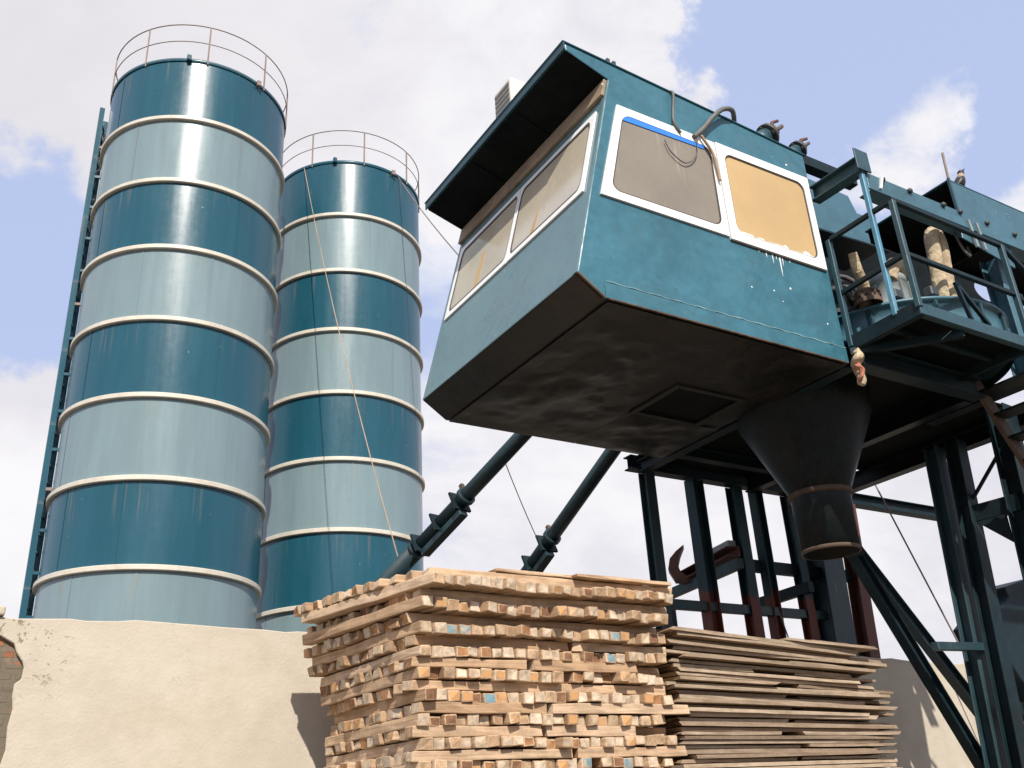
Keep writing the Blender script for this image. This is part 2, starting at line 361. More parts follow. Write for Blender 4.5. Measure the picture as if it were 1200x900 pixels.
# ------------------------------------------------------------------ silos
def silo(cx,cy,ztop,step,label,seed):
    rnd=random.Random(seed)
    t=thing('cement_silo',label,'silo',(cx,cy,0),'cement silos behind the wall'); Rr=1.7
    n=11
    for k in range(n):
        z1=ztop-k*step; z0=max(.05,ztop-(k+1)*step)
        if z1<.2: break
        m=MB(); r0=Rr-(.004 if k%2 else 0)
        m.lathe((cx,cy,0),[(r0,z0),(r0,z1)],144)
        cam_a=math.atan2(-4.5-cy,-3.44-cx)
        for q in range(2):
            a=cam_a+rnd.uniform(-1.15,-.2)+q*rnd.uniform(.7,1.1)
            w=.009
            m.lathe((cx,cy,0),[(r0+.001,z0+.02),(r0+.006,z0+.02),(r0+.006,z1-.02),(r0+.001,z1-.02)],1,a0=a-w,a1=a+w,smooth=False)
        m.build('shell_course',M[('silo_light' if k%2 else 'silo_dark')+('_far' if seed==2 else '')],t)
    for k in range(1,n):
        z=ztop-k*step
        if z<.4: break
        m=MB(); m.lathe((cx,cy,0),[(Rr-.02,z-.043),(Rr+.048,z-.043),(Rr+.058,z-.032),(Rr+.058,z+.032),(Rr+.048,z+.043),(Rr-.02,z+.043)],144,smooth=False)
        m.build('ring_belt',M['belt'],t)
    m=MB(); rr=m.lathe((cx,cy,0),[(Rr+.02,ztop-.03),(Rr+.03,ztop),(Rr+.03,ztop+.03),(Rr-.05,ztop+.03),(.3,ztop+.42)],96); m.disc(rr[-1]); m.build('roof',M['silo_dark'],t)
    for nm,h,rad in (('top_rail',.88,.011),('mid_rail',.46,.009)):
        m=MB(); m.tube([(cx+(Rr+.02)*math.cos(a),cy+(Rr+.02)*math.sin(a),ztop+h) for a in [2*math.pi*i/72 for i in range(73)]],rad,8,cap=False); m.build(nm,M['rail_rust'],t)
    for i in range(9):
        a=2*math.pi*(i*2+1)/18; m=MB(); m.bar((cx+(Rr+.02)*math.cos(a),cy+(Rr+.02)*math.sin(a),ztop-.05),(cx+(Rr+.02)*math.cos(a),cy+(Rr+.02)*math.sin(a),ztop+.88),.026,.026); m.build('post',M['rail_rust'],t)
    for a,dz in ((cam_a+.62,.0),(cam_a-.18,.03)):
        m=MB(); m.box(cx+(Rr+.05)*math.cos(a)-.04,cx+(Rr+.05)*math.cos(a)+.04,cy+(Rr+.05)*math.sin(a)-.04,cy+(Rr+.05)*math.sin(a)+.04,ztop-.08+dz,ztop+.05+dz); m.build('bracket',M['rail_rust'] if dz==0 else M['silo_dark'],t,.01)
    return t
S1=(-.27,11.91,15.0245,1.3988); S2=(3.71,13.71,15.2733,1.4299)
s1=silo(*S1,'nearer and taller looking banded teal silo with a ladder up its left side',1)
s2=silo(*S2,'farther banded teal silo, partly hidden behind its neighbour, ropes across its front',2)
# ladder on the left side of the first silo
cx,cy=S1[:2]; da=math.atan2(-4.5-cy,-3.44-cx); la=da-math.pi/2-.113
u=Vector((math.cos(la),math.sin(la),0)); tdir=Vector((-u.y,u.x,0)); base=Vector((cx,cy,0))
m=MB()
for sg in (-1,1):
    p=base+u*(1.7+.14)+tdir*.21*sg; m.bar(p+Vector((0,0,.3)),p+Vector((0,0,14.85)),.09,.09)
for i in range(48):
    z=.5+i*.3; m.bar(base+u*1.84+tdir*.21+Vector((0,0,z)),base+u*1.84-tdir*.21+Vector((0,0,z)),.03,.03)
lad=m.build('ladder',M['silo_dark'],s1)
for i in range(20):
    z=.6+i*.7; m=MB(); q=base+tdir*.21+Vector((0,0,z)); m.bar(q+u*1.68,q+u*1.82,.05,.05); m.build('standoff',M['rail_rust'] if i%5==4 else M['silo_dark'],lad)

# ------------------------------------------------------------------ screw conveyors
def lerp(a,b,t): return Vector(a)+(Vector(b)-Vector(a))*t
def conveyor(a,b,tf,label):
    t=thing('screw_conveyor',label,'conveyor',a,'screw conveyors from silos to mixer')
    a=Vector(a); b=Vector(b); d=(b-a).normalized()
    m=MB(); mid=a+(b-a)*(tf-.1); m.tube([a,mid],.112,28); m.build('lower_tube',M['conveyor'],t)
    m=MB(); m.tube([mid+d*.001,b],.088,28); m.build('upper_tube',M['conveyor'],t)
    for f in (tf,tf-.10,tf-.40):
        p=a+(b-a)*f; m=MB(); m.tube([p-d*.025,p+d*.025],.118,28); m.build('flange',M['conveyor'],t)
    up=Vector((0,0,1)); n=(up-d*up.dot(d)).normalized()
    p0=a+(b-a)*(tf-.012)-n*.145; p1=p0-d*.80
    m=MB(); m.bar(p0,p1,.12,.08,n); m.build('hanger_box',M['conveyor'],t,.006)
    for f in (.0,.5,1.0):
        q=p0+(p1-p0)*f; m=MB(); m.bar(q+n*.03,q+n*.275,.25,.03,d); m.build('clamp',M['steel_dark'],t)
    p=a+(b-a)*tf+n*.13; m=MB(); m.bar(p-n*.02,p+n*.05,.05,.05,d); m.build('lug',M['rusty_edge'],t)
    m=MB(); m.bar(a-d*.4,a,.42,.42,n); m.build('drive_end',M['conveyor'],t,.02)
conveyor((.17,11.9,1.69),(2.29,2.9,6.0),.775,'blackish teal screw conveyor tube left of its twin, rising from behind timbers to cabin')
conveyor((3.15,13.7,.62),(3.31,2.9,6.0),.775,'blackish teal screw conveyor tube nearer the steel columns, shorter stretch seen')

# ------------------------------------------------------------------ operator cabin
W=2.4
cab=thing('operator_cabin','teal steel control cabin on legs with white framed windows and overhanging roof','control cabin',(0,0,ZF))
prof=[(0,.155),(.2265,0),(2.68,0),(2.68,2.094),(.086,2.253),(.088,2.185),(.482,2.0565)]
m=MB(); fs=m.prism([(x,0,ZF+z) for x,z in prof],(0,W,0))
# side faces 0,1 ; edges: 0 chamfer,1 bottom,2 back,3 roof,4 tip,5 soffit,6 front
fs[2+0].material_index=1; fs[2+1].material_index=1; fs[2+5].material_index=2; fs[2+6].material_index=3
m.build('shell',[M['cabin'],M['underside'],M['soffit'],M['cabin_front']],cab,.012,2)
def sheet(u0,u1,v0,v1,fn,nu,nv,mat,name,amp,parent,thick,nvec):
    m=MB(); nvec=Vector(nvec); V=[]
    for i in range(nu+1):
        row=[]
        for j in range(nv+1):
            a=i/nu; c=j/nv; p=Vector(fn(u0+(u1-u0)*a,v0+(v1-v0)*c)); e=min(a,1-a,c,1-c)*6; e=min(1,e)
            h=mnoise.fractal(p*1.6+Vector((3,1,7)),1.0,2.0,4)*amp*e
            row.append(m.bm.verts.new(p+nvec*(thick+h)))
        V.append(row)
    for i in range(nu):
        for j in range(nv):
            f=m.bm.faces.new([V[i][j],V[i+1][j],V[i+1][j+1],V[i][j+1]]); f.smooth=True
    return m.build(name,mat,parent)
sheet(.25,1.598,.015,W-.015,lambda x,y:(x,y,ZF),50,60,M['underside'],'floor_plate',.05,cab,.012,(0,0,-1))
sheet(1.602,2.66,.015,.878,lambda x,y:(x,y,ZF),30,30,M['underside'],'floor_plate',.04,cab,.012,(0,0,-1))
sheet(1.602,2.66,1.542,W-.015,lambda x,y:(x,y,ZF),30,30,M['underside'],'floor_plate',.05,cab,.012,(0,0,-1))
m=MB(); m.box(1.60,1.66,.88,1.54,ZF-.03,ZF-.004); m.box(2.33,2.40,.88,1.54,ZF-.03,ZF-.004); m.box(1.662,2.328,.88,.93,ZF-.03,ZF-.004); m.box(1.662,2.328,1.49,1.54,ZF-.03,ZF-.004)
hf=m.build('floor_hatch',M['underside'],cab,.004)
m=MB(); m.box(1.665,2.325,.935,1.485,ZF-.006,ZF-.002); m.build('hatch_plate',M['soffit'],hf)
# chamfer plate with rough edge, bottom weld strips
cv=Vector((.2265,0,-.155)).normalized(); cn=Vector((-.155,0,-.2265)).normalized()
sheet(.012,.255,.02,W-.02,lambda s_,y:(0+cv.x*s_,y,ZF+.155+cv.z*s_),8,80,M['underside'],'chamfer_plate',.006,cab,.006,cn)
m=MB(); m.box(.2265,2.675,-.009,-.0005,ZF+.002,ZF+.135)
m.build('skirt_strip',M['cabin'],cab,.004)
m=MB()
for k in range(40):
    x=.24+k*.0608; m.bar((x,-.006,ZF+.139+.004*math.sin(k*1.9)),(x+.060,-.006,ZF+.139+.004*math.sin((k+1)*1.9)),.010,random.uniform(.004,.011))
m.build('weld_line',M['scuffed'],cab)
m=MB()
for k in range(52):
    x=.25+k*.0465; m.bar((x,-.004,ZF+.004),(x+.045,-.004,ZF+.004),.012,random.uniform(.006,.012))
m.bar((0,-.003,ZF+.152),(.22,-.003,ZF+.003),.012,.016,(0,1,0))
m.build('rusty_edge',M['rusty_edge'],cab)
# roof flashing
m=MB(); m.box(-.0,.0,0,0,0,0) if False else None
def roofz(x): return ZF+2.253-(x-.086)*(2.253-2.094)/(2.68-.086)
m.hexa([(.06,-.012,roofz(.06)+.003),(2.70,-.012,roofz(2.70)+.003),(2.70,W+.012,roofz(2.70)+.003),(.06,W+.012,roofz(.06)+.003),
        (.06,-.012,roofz(.06)+.016),(2.70,-.012,roofz(2.70)+.016),(2.70,W+.012,roofz(2.70)+.016),(.06,W+.012,roofz(.06)+.016)])
m.build('roof_sheet',M['cabin'],cab,.004)
m=MB(); m.bar((.075,-.01,ZF+2.222),(.075,W+.01,ZF+2.222),.012,.072); m.build('roof_fascia',M['teal'],cab,.003)
# soffit ribs
for y in (.8,1.55):
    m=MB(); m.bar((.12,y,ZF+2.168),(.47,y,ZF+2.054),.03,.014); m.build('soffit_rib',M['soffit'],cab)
KF=.4824/(2.0565-.1549)
fn=Vector((-1,0,KF)).normalized()
def FP(y,v,out=0.):
    z=.1549+v*(2.0565-.1549); return Vector((KF*(z-.1549),y,ZF+z))+fn*out
def quadbox(m,pts,depth,mi=0):
    return m.prism(pts,depth,mi)
m=MB(); m.prism([FP(.01,.905,.002),FP(W-.01,.905,.002),FP(W-.01,.998,.002),FP(.01,.998,.002)],fn*.03); m.build('trim_board',M['board'],cab,.004)
m=MB(); m.prism([FP(.0,.0,.002),FP(.05,.0,.002),FP(.05,.90,.002),FP(.0,.90,.002)],fn*.004); m.build('corner_strip',M['cabin_front'],cab,.002)
def rounded(x0,x1,z0,z1,r,n=5):
    out=[]
    for (cx_,cz_,a0) in ((x1-r,z0+r,-90),(x1-r,z1-r,0),(x0+r,z1-r,90),(x0+r,z0+r,180)):
        for k in range(n+1):
            a=R(a0+90*k/n); out.append((cx_+r*math.cos(a),cz_+r*math.sin(a)))
    return out
def outerpts(x0,x1,z0,z1,n=5):
    out=[]
    for (cx_,cz_) in ((x1,z0),(x1,z1),(x0,z1),(x0,z0)):
        for k in range(n+1): out.append((cx_,cz_))
    return out
def window(mapf,o,i,r,paneMat,depth,label,nrm,gasket=True):
    """o,i: outer/inner rectangles in (u,v) of the wall"""
    n=6
    inner=rounded(*i,r,n)
    # outer boundary resampled so it faces the inner one
    outer=[]
    (ox0,ox1,oz0,oz1)=o
    corners=[(ox1,oz0),(ox1,oz1),(ox0,oz1),(ox0,oz0)]
    for q in range(4):
        cxx,czz=corners[q]; p0=inner[q*(n+1)]; p1=inner[q*(n+1)+n]
        for k in range(n+1):
            f=k/n
            if q in (0,2):
                pt=(p0[0]+(cxx-p0[0])*min(1,2*f),czz) if f<.5 else (cxx,czz+(p1[1]-czz)*(2*f-1))
            else:
                pt=(cxx,p0[1]+(czz-p0[1])*min(1,2*f)) if f<.5 else (cxx+(p1[0]-cxx)*(2*f-1),czz)
            outer.append(pt)
    m=MB(); m.ringframe([mapf(*p,.002) for p in outer],[mapf(*p,.002) for p in inner],Vector(nrm)*depth)
    fr=m.build('window',M['white_frame'],cab)
    if label: fr['label']=label
    m=MB(); m.prism([mapf(*p,.003) for p in inner],Vector(nrm)*(depth*.35)); m.build('pane',paneMat,fr)
    if gasket:
        g2=rounded(i[0]-.001,i[1]+.001,i[2]-.001,i[3]+.001,r,n); g1=rounded(i[0]+.012,i[1]-.012,i[2]+.012,i[3]-.012,r*.9,n)
        m=MB(); m.ringframe([mapf(*p,depth*.36+.003) for p in g2],[mapf(*p,depth*.36+.003) for p in g1],Vector(nrm)*.006); m.build('gasket',M['rubber'],fr)
    return fr
def SP(x,z,out=0.):   # side face; frames lean with the front edge by a shear on x
    return Vector((x,-out,ZF+z))
def SPl(x,z,out=0.):
    k=max(0,(1.53-x)/(1.53-.40)); return Vector((x+(z-1.345)*.277*k,-out,ZF+z))
w1=window(SPl,(.40,1.535,.885,1.81),(.475,1.48,.955,1.735),.085,M['pane_dust'],.016,'dusty grey side window with blue film along its top',(0,-1,0))
w2=window(SP,(1.545,2.635,.865,1.815),(1.625,2.565,.945,1.735),.085,M['pane_tan'],.022,'side window boarded with tan cardboard',(0,-1,0))
m=MB(); m.prism([SPl(.49,1.675,.012),SPl(1.40,1.70,.012),SPl(1.42,1.745,.012),SPl(.475,1.735,.012)],(0,-.003,0)); m.build('blue_film',M['tape'],w1)
m=MB()
for x in (1.62,1.70,1.80,1.92,2.05,2.2,2.3,2.42,2.5):
    pass
pts=[(1.64,.955)]+[(1.64+k*.0385,.958+.018*random.random()*(1+1.0*(k>13))) for k in range(24)]+[(2.55,.97),(2.55,.955)]
m.prism([SP(x_,z_,.0125) for x_,z_ in pts],(0,-.003,0)); m.build('peeled_paint',M['white_frame'],w2)
m=MB()
for x_,l,wd in ((1.93,.06,.014),(2.0,.10,.012),(2.045,.05,.010),(2.08,.20,.016),(2.115,.09,.01),(2.2,.04,.01),(1.85,.035,.01)):
    m.prism([SP(x_,.866,.001),SP(x_+wd,.866,.001),SP(x_+wd*.7,.866-l*.7,.001),SP(x_+wd*.45,.866-l,.001),SP(x_+wd*.2,.866-l*.7,.001)],(0,-.0025,0))
for x_,z_,s_ in ((1.95,.50,.008),(2.15,.57,.011),(2.03,.42,.006),(1.70,.47,.008),(2.52,.33,.008),(.42,1.98,.008),(2.42,1.90,.011)):
    m.lathe((x_,-.001,ZF+z_),[(s_,0),(s_*.6,.003),(0.001,.004)],8,axis=(0,-1,0))
m.build('paint_drip',M['white_frame'],cab)
m=MB(); m.bar((1.56,-.003,ZF+.858),(2.64,-.003,ZF+.858),.006,.012); m.bar((1.56,-.005,ZF+1.822),(2.64,-.005,ZF+1.822),.008,.010); m.build('window_seal',M['rubber'],cab)
f1=window(FP,(.085,1.19,.413,.845),(.135,1.165,.44,.82),.05,M['pane_front'],.014,'front window nearer the side wall, curtained',fn)
f2=window(FP,(1.20,2.30,.413,.845),(1.225,2.25,.44,.82),.05,M['pane_front'],.014,'front window at the far end with an orange strip',fn)
m=MB(); m.prism([FP(1.72,.45,.0095),FP(1.79,.45,.0095),FP(1.76,.62,.0095),FP(1.70,.66,.0095)],fn*.002); m.build('orange_strip',M['pane_orange'],f2)
m=MB(); m.prism([FP(.80,.45,.0095),FP(.86,.45,.0095),FP(.80,.56,.0095),FP(.77,.60,.0095)],fn*.002); m.build('orange_strip',M['pane_orange'],f1)
# back-side door for the far side
m=MB(); m.box(1.5,2.3,W+.001,W+.03,ZF+.05,ZF+1.95); dr=m.build('door',M['cabin'],cab,.005)
m=MB()
for x in (.50,.56): m.box(x,x+.028,.0,.03,roofz(x)+.016,roofz(x)+.06)
m.build('roof_lug',M['motor_dark'],cab)
# ---- cables at the cabin
def cablepath(pts,n=10,seed=0):
    P=[Vector(p) for p in pts]; out=[]
    for i in range(len(P)-1):
        p0=P[max(i-1,0)];p1=P[i];p2=P[i+1];p3=P[min(i+2,len(P)-1)]
        for k in range(n):
            t=k/n; out.append(.5*((2*p1)+(p2-p0)*t+(2*p0-5*p1+4*p2-p3)*t*t+(3*p1-p0-3*p2+p3)*t**3))
    out.append(P[-1]); return out
def cable(name,label,pts,r,mat,cat='cable',n=10,group=None):
    m=MB(); off=Vector(pts[0]); m.tube(cablepath(pts,n),r,7); o=m.build(name,mat,None,at=off); return tag(o,label,cat,group)
cable('hanging_cable','thin grey cable hanging straight from the roof edge to the blue film',[(1.13,.05,roofz(1.13)+.03),(1.14,-.03,roofz(1.14)-.02),(1.12,-.025,ZF+2.0),(1.10,-.03,ZF+1.85),(1.16,-.03,ZF+1.76)],.012,M['cable'])
cable('looped_cable','thick grey cable arching over the roof edge between two side windows',[(1.95,.10,roofz(1.9)+.03),(1.80,-.05,roofz(1.7)+.06),(1.66,-.07,roofz(1.6)+.01),(1.52,-.06,ZF+2.03),(1.42,-.05,ZF+1.90),(1.33,-.035,ZF+1.80),(1.30,-.03,ZF+1.77)],.022,M['cable'])
cable('looped_wire','thin looped wire drooping across the dusty grey side window',[(1.33,-.04,ZF+1.78),(1.29,-.035,ZF+1.58),(1.16,-.03,ZF+1.46),(1.02,-.03,ZF+1.52),(.97,-.03,ZF+1.62)],.005,M['cable'])
cable('frayed_rope','short pale frayed rope hanging beside the post between side windows',[(1.37,-.045,ZF+1.80),(1.47,-.045,ZF+1.66),(1.50,-.04,ZF+1.50),(1.51,-.04,ZF+1.40)],.013,M['rope_tan'],'rope')
# ---- rooftop things
ac=thing('air_conditioner','white outdoor air conditioner box peeking over the roof edge','air conditioner',(.78,1.38,roofz(.78)))
m=MB(); m.box(.38,1.14,1.24,1.54,7.20,7.83); m.build('case',M['ac_white'],ac,.02,2)
m=MB()
for k in range(10): m.box(.372,.379,1.265,1.515,7.25+k*.055,7.282+k*.055)
m.build('side_grille',M['ac_grille'],ac)
m=MB(); rr=m.lathe((.72,1.236,7.52),[(.24,0),(.24,-.012),(.215,-.012),(.215,.002)],32,axis=(0,-1,0)); 
for k in range(8):
    r_=.03+k*.024; m.lathe((.72,1.232,7.52),[(r_,0),(r_+.006,.004)],24,axis=(0,-1,0))
m.build('fan_guard',M['ac_grille'],ac)
m=MB(); rr=m.lathe((.72,1.238,7.52),[(.212,0),(.001,.001)],24,axis=(0,-1,0)); m.build('fan',M['rubber'],ac)
for x_ in (.48,1.02):
    m=MB(); m.box(x_,x_+.05,1.22,1.56,roofz(x_)+.016,7.20); m.build('foot',M['motor'],ac)
def valve(x,y,label,small):
    z=roofz(x)+.016; t=thing('pipe_valve',label,'valve',(x,y,z),'pipe valves on the cabin roof edge')
    d=Vector((.75,-.15,.65)).normalized(); p=Vector((x,y,z))
    s=.8 if small else 1.
    m=MB(); m.tube([p-d*.05,p+d*.15*s],.085*s,18); m.build('pipe_stub',M['teal'],t)
    m=MB(); m.tube([p+d*.15*s,p+d*.18*s],.115*s,18); m.build('flange',M['motor_dark'],t)
    m=MB(); m.tube([p+d*.18*s,p+d*.27*s],.06*s,14); m.build('body',M['rusty_edge'],t)
    for k in range(4):
        a=R(45+90*k); u_=d.orthogonal().normalized(); v_=d.cross(u_); q=p+(u_*math.cos(a)+v_*math.sin(a))*.088*s
        m=MB(); m.tube([q+d*.13*s,q+d*(.24+.05*(k%2))*s],.02*s,8); m.build('bolt',M['rusty_edge'],t)
    m=MB(); q=p+d*.25*s; m.tube([q,q+Vector((.02,0,.12*s)),q+Vector((.08,-.02,.15*s))],[.022,.018,.014],8); m.build('handle',M['rust_sheet'],t)
valve(2.22,.10,'rusty capped pipe valve on the roof, the one with a fat teal stub',False)
valve(2.60,.08,'small rusty pipe valve at the rear corner of the cabin roof',True)
# rag at the cabin corner
rag=thing('knotted_rag','knotted cream and red rag hanging from the lower cabin corner','rag',(2.72,-.06,4.92))
def ragmesh(p0,p1,r0,r1,mat,name,seed,tw):
    rnd=random.Random(seed); m=MB(); pts=[];rs=[]
    for k in range(9):
        f=k/8; q=lerp(p0,p1,f)+Vector((.022*math.sin(tw*f*6),.02*math.cos(tw*f*6),0)); pts.append(q); rs.append((r0+(r1-r0)*f)*rnd.uniform(.8,1.2))
    m.tube(pts,rs,14)
    for v in m.bm.verts: v.co+=Vector((1,1,.3))*.045*mnoise.fractal(v.co*14+Vector((seed,0,0)),1.,2.,3)
    o=m.build(name,mat,rag)
    d=o.modifiers.new('sub','SUBSURF'); d.levels=1; d.render_levels=2; return o
ragmesh((2.735,-.05,5.02),(2.71,-.07,4.86),.010,.02,M['cloth'],'tie',1,.5)
ragmesh((2.71,-.07,4.88),(2.69,-.08,4.72),.035,.045,M['cloth'],'knot',2,1.)
ragmesh((2.685,-.075,4.74),(2.66,-.07,4.54),.045,.03,M['cloth'],'cream_tail',4,.6)
ragmesh((2.655,-.10,4.74),(2.635,-.11,4.56),.026,.014,M['rag_red'],'red_tail',3,.8)

# ------------------------------------------------------------------ service platform
plat=thing('service_platform','railed steel service platform beside the cabin','platform',(3.4,-.2,4.9))
PX0,PX1,PY=2.74,4.16,-.70
m=MB(); m.box(PX0+.02,PX1,PY+.02,2.2,4.985,5.0); m.box(PX1+.002,5.5,.3,2.2,4.985,5.0); m.build('deck_plate',M['soffit'],plat)
m=MB(); m.channel((PX0,PY,4.955),(PX0,.0,4.955),.06,.125,.01,side=-1); m.build('edge_channel',M['steel_dark'],plat,.003)
m=MB(); m.bar((PX0-.03,PY-.006,4.95),(PX1,PY-.006,4.95),.012,.10); m.bar((PX0-.03,PY+.02,4.902),(PX1,PY+.02,4.902),.05,.008); m.build('toe_board',M['teal'],plat,.002)
m=MB(); m.bar((PX1,PY,4.94),(PX1,.0,4.94),.05,.10); m.build('edge_channel',M['steel_dark'],plat,.003)
for y in (-.35,): 
    m=MB(); m.bar((PX0,y,4.96),(PX1,y,4.96),.05,.045); m.build('deck_joist',M['steel_dark'],plat,.003)
for (x,y,z0,z1) in ((2.72,PY,4.96,5.945),(4.17,PY,4.96,5.93),(2.72,-.035,4.92,5.95)):
    m=MB(); m.bar((x,y,z0),(x,y,z1),.045,.045); m.build('rail_post',M['teal'],plat,.004)
def rail(p0,p1,w=.038): 
    m=MB(); m.bar(p0,p1,w,w); m.build('guard_rail',M['steel_dark'],plat,.003)
rail((2.72,-.06,5.95),(2.72,PY-.02,5.95)); rail((2.745,PY,5.95),(4.20,PY,5.93)); rail((2.72,-.06,5.42),(2.72,PY+.024,5.44)); rail((2.745,PY,5.44),(4.25,PY,5.43))
rail((4.18,PY,5.93),(5.0,PY-.1,5.15)); rail((4.2,PY,5.43),(4.85,PY-.08,4.8))
m=MB(); m.bar((3.44,PY+.03,5.03),(3.35,PY+.03,5.36),.03,.03); m.bar((3.36,PY+.03,5.35),(3.68,PY+.03,5.03),.03,.03); m.build('toe_brace',M['steel_dark'],plat)
m=MB(); m.bar((2.70,-.02,4.87),(3.3,PY+.05,4.88),.06,.06); m.build('knee_brace',M['steel_dark'],plat)
# ------------------------------------------------------------------ gantry frame above the platform
gan=thing('overhead_gantry','teal overhead steel gantry with long bolted side beam above the platform','gantry',(2.75,-.5,5.0))
m=MB(); m.ibeam((2.71,.0,6.44),(2.71,-.53,6.42),.11,.15,.014); m.build('cross_beam',M['teal'],gan,.003)
m=MB(); m.bar((2.71,-.53,6.455),(2.71,-.545,6.455),.17,.21); m.build('end_plate',M['teal'],gan,.003)
m=MB(); m.bar((2.70,.07,6.86),(3.42,.07,6.86),.10,.11); m.build('back_beam',M['steel_dark'],gan,.003)
m=MB(); m.bar((2.76,-.50,6.29),(9.5,-.50,6.29),.022,.165); m.bar((2.80,-.43,6.212),(9.5,-.43,6.212),.12,.012); m.build('side_beam',M['teal_clean'],gan,.003)
for x in (2.96,3.32,3.78,4.02,4.42,4.85,5.1):
    m=MB(); m.lathe((x,-.512,6.355),[(.026,0),(.026,.02),(.012,.03),(.001,.031)],8,axis=(0,-1,0)); m.build('bolt',M['motor_dark'],gan)
m=MB(); m.bar((2.72,-.49,4.99),(2.715,-.50,6.35),.042,.042); m.build('blue_post',M['pole_blue'],gan,.006)
m=MB(); m.bar((2.95,-.525,6.38),(2.90,-.515,6.24),.03,.02); m.build('latch',M['white_frame'],gan)
m=MB(); m.ibeam((4.80,-.27,4.95),(4.80,-.27,6.20),.17,.17,.014,(0,1,0)); m.build('support_column',M['teal_clean'],gan,.003)
m=MB(); m.bar((4.8,-.27,4.93),(4.8,.8,4.93),.14,.10); m.build('base_beam',M['steel_dark'],gan)
m=MB(); m.bar((4.0,-.49,6.20),(4.78,-.47,6.10),.012,.24); m.build('gusset_plate',M['teal_clean'],gan,.003)
for x in (4.12,4.24):
    m=MB(); m.bar((x,-.515,6.30),(x+.03,-.515,6.02),.028,.02); m.build('strap',M['motor'],gan)
# ------------------------------------------------------------------ skip hood
hood=thing('skip_hood','long teal sheet metal hood with open dark end, crow on top','hood',(6,.4,6.3))
HX=4.06
m=MB(); m.box(HX,9.6,-.475,-.465,6.385,6.75); m.build('side_sheet',M['teal_clean'],hood,.002)
m=MB(); m.box(HX,9.6,-.478,.5,6.752,6.764); m.build('top_sheet',M['teal_clean'],hood,.002)
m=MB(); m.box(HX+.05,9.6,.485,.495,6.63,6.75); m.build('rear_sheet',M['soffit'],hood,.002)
m=MB(); m.box(HX+.03,9.6,-.455,.48,6.735,6.749); m.box(HX+.03,9.6,-.463,-.457,6.39,6.73); m.build('shade_liner',M['soffit'],hood)  # added black sheets that paint in the shade inside the hood
m=MB(); m.box(HX-.006,HX+.02,-.488,-.466,6.38,6.77); m.build('edge_angle',M['teal'],hood)
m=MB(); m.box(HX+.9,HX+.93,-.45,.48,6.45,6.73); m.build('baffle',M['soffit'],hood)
for y in (-.40,.42):
    m=MB(); m.bar((9.5,y,0),(9.5,y,6.38),.14,.14); m.build('leg',M['steel_dark'],hood)
# teal sheet box behind the rail
cov=thing('conveyor_cover','small teal folded sheet cover with stepped top beneath the gantry','cover',(3.9,.6,6.6))
m=MB(); m.prism([(x,.6,z) for x,z in ((3.35,7.30),(4.08,7.27),(4.16,7.08),(4.38,7.08),(4.52,6.72),(3.2,6.66))],(0,.02,0)); m.build('face_sheet',M['teal_clean'],cov,.002)
m=MB(); m.prism([(x,.623,z) for x,z in ((3.36,7.26),(4.06,7.23),(4.14,7.04),(4.36,7.04),(4.49,6.75),(3.22,6.68))],(0,.5,0)); m.build('body',M['steel_dark'],cov,.004)
m=MB(); m.bar((3.2,.60,6.655),(4.54,.60,6.712),.05,.02); m.build('bottom_lip',M['steel_dark'],cov)
m=MB(); m.bar((4.0,1.0,5.0),(4.0,1.0,6.7),.08,.08); m.build('stand',M['steel_dark'],cov)
# added dark sheet painting in the shade behind the mixer, with an oval opening
bk=thing('shade_sheet','added dark sheet painting in shade behind the mixer, one oval opening to the sky','shade sheet',(5,1.6,5.0))
m=MB()
hx,hz=6.98+.90,7.30
def bulk(hx,hz,rx,rz):
    out=[(2.9,5.0),(5.6,5.0),(5.6,6.6),(9.0,6.6),(9.0,8.3),(7.0,8.3),(6.2,7.9),(5.4,7.5),(4.5,7.2),(2.9,7.0)]
    ov=[m.bm.verts.new((x,1.7,z)) for x,z in out]
    n=20; iv=[m.bm.verts.new((hx+rx*math.cos(2*math.pi*k/n),1.7,hz+rz*math.sin(2*math.pi*k/n))) for k in range(n)]
    eds=[m.bm.edges.new((ov[i],ov[(i+1)%len(ov)])) for i in range(len(ov))]+[m.bm.edges.new((iv[i],iv[(i+1)%n])) for i in range(n)]
    r=bmesh.ops.triangle_fill(m.bm,edges=eds,use_beauty=True,use_dissolve=False)
BH=(7.75,7.15)
bulk(8.19,7.73,.24,.15)
o=m.build('plate',M['soffit'],bk); sd=o.modifiers.new('solid','SOLIDIFY'); sd.thickness=.02
for x in (3.6,5.2):
    m=MB(); m.bar((x,1.66,5.0),(x,1.66,6.9),.08,.06); m.build('stiffener',M['steel_dark'],bk)

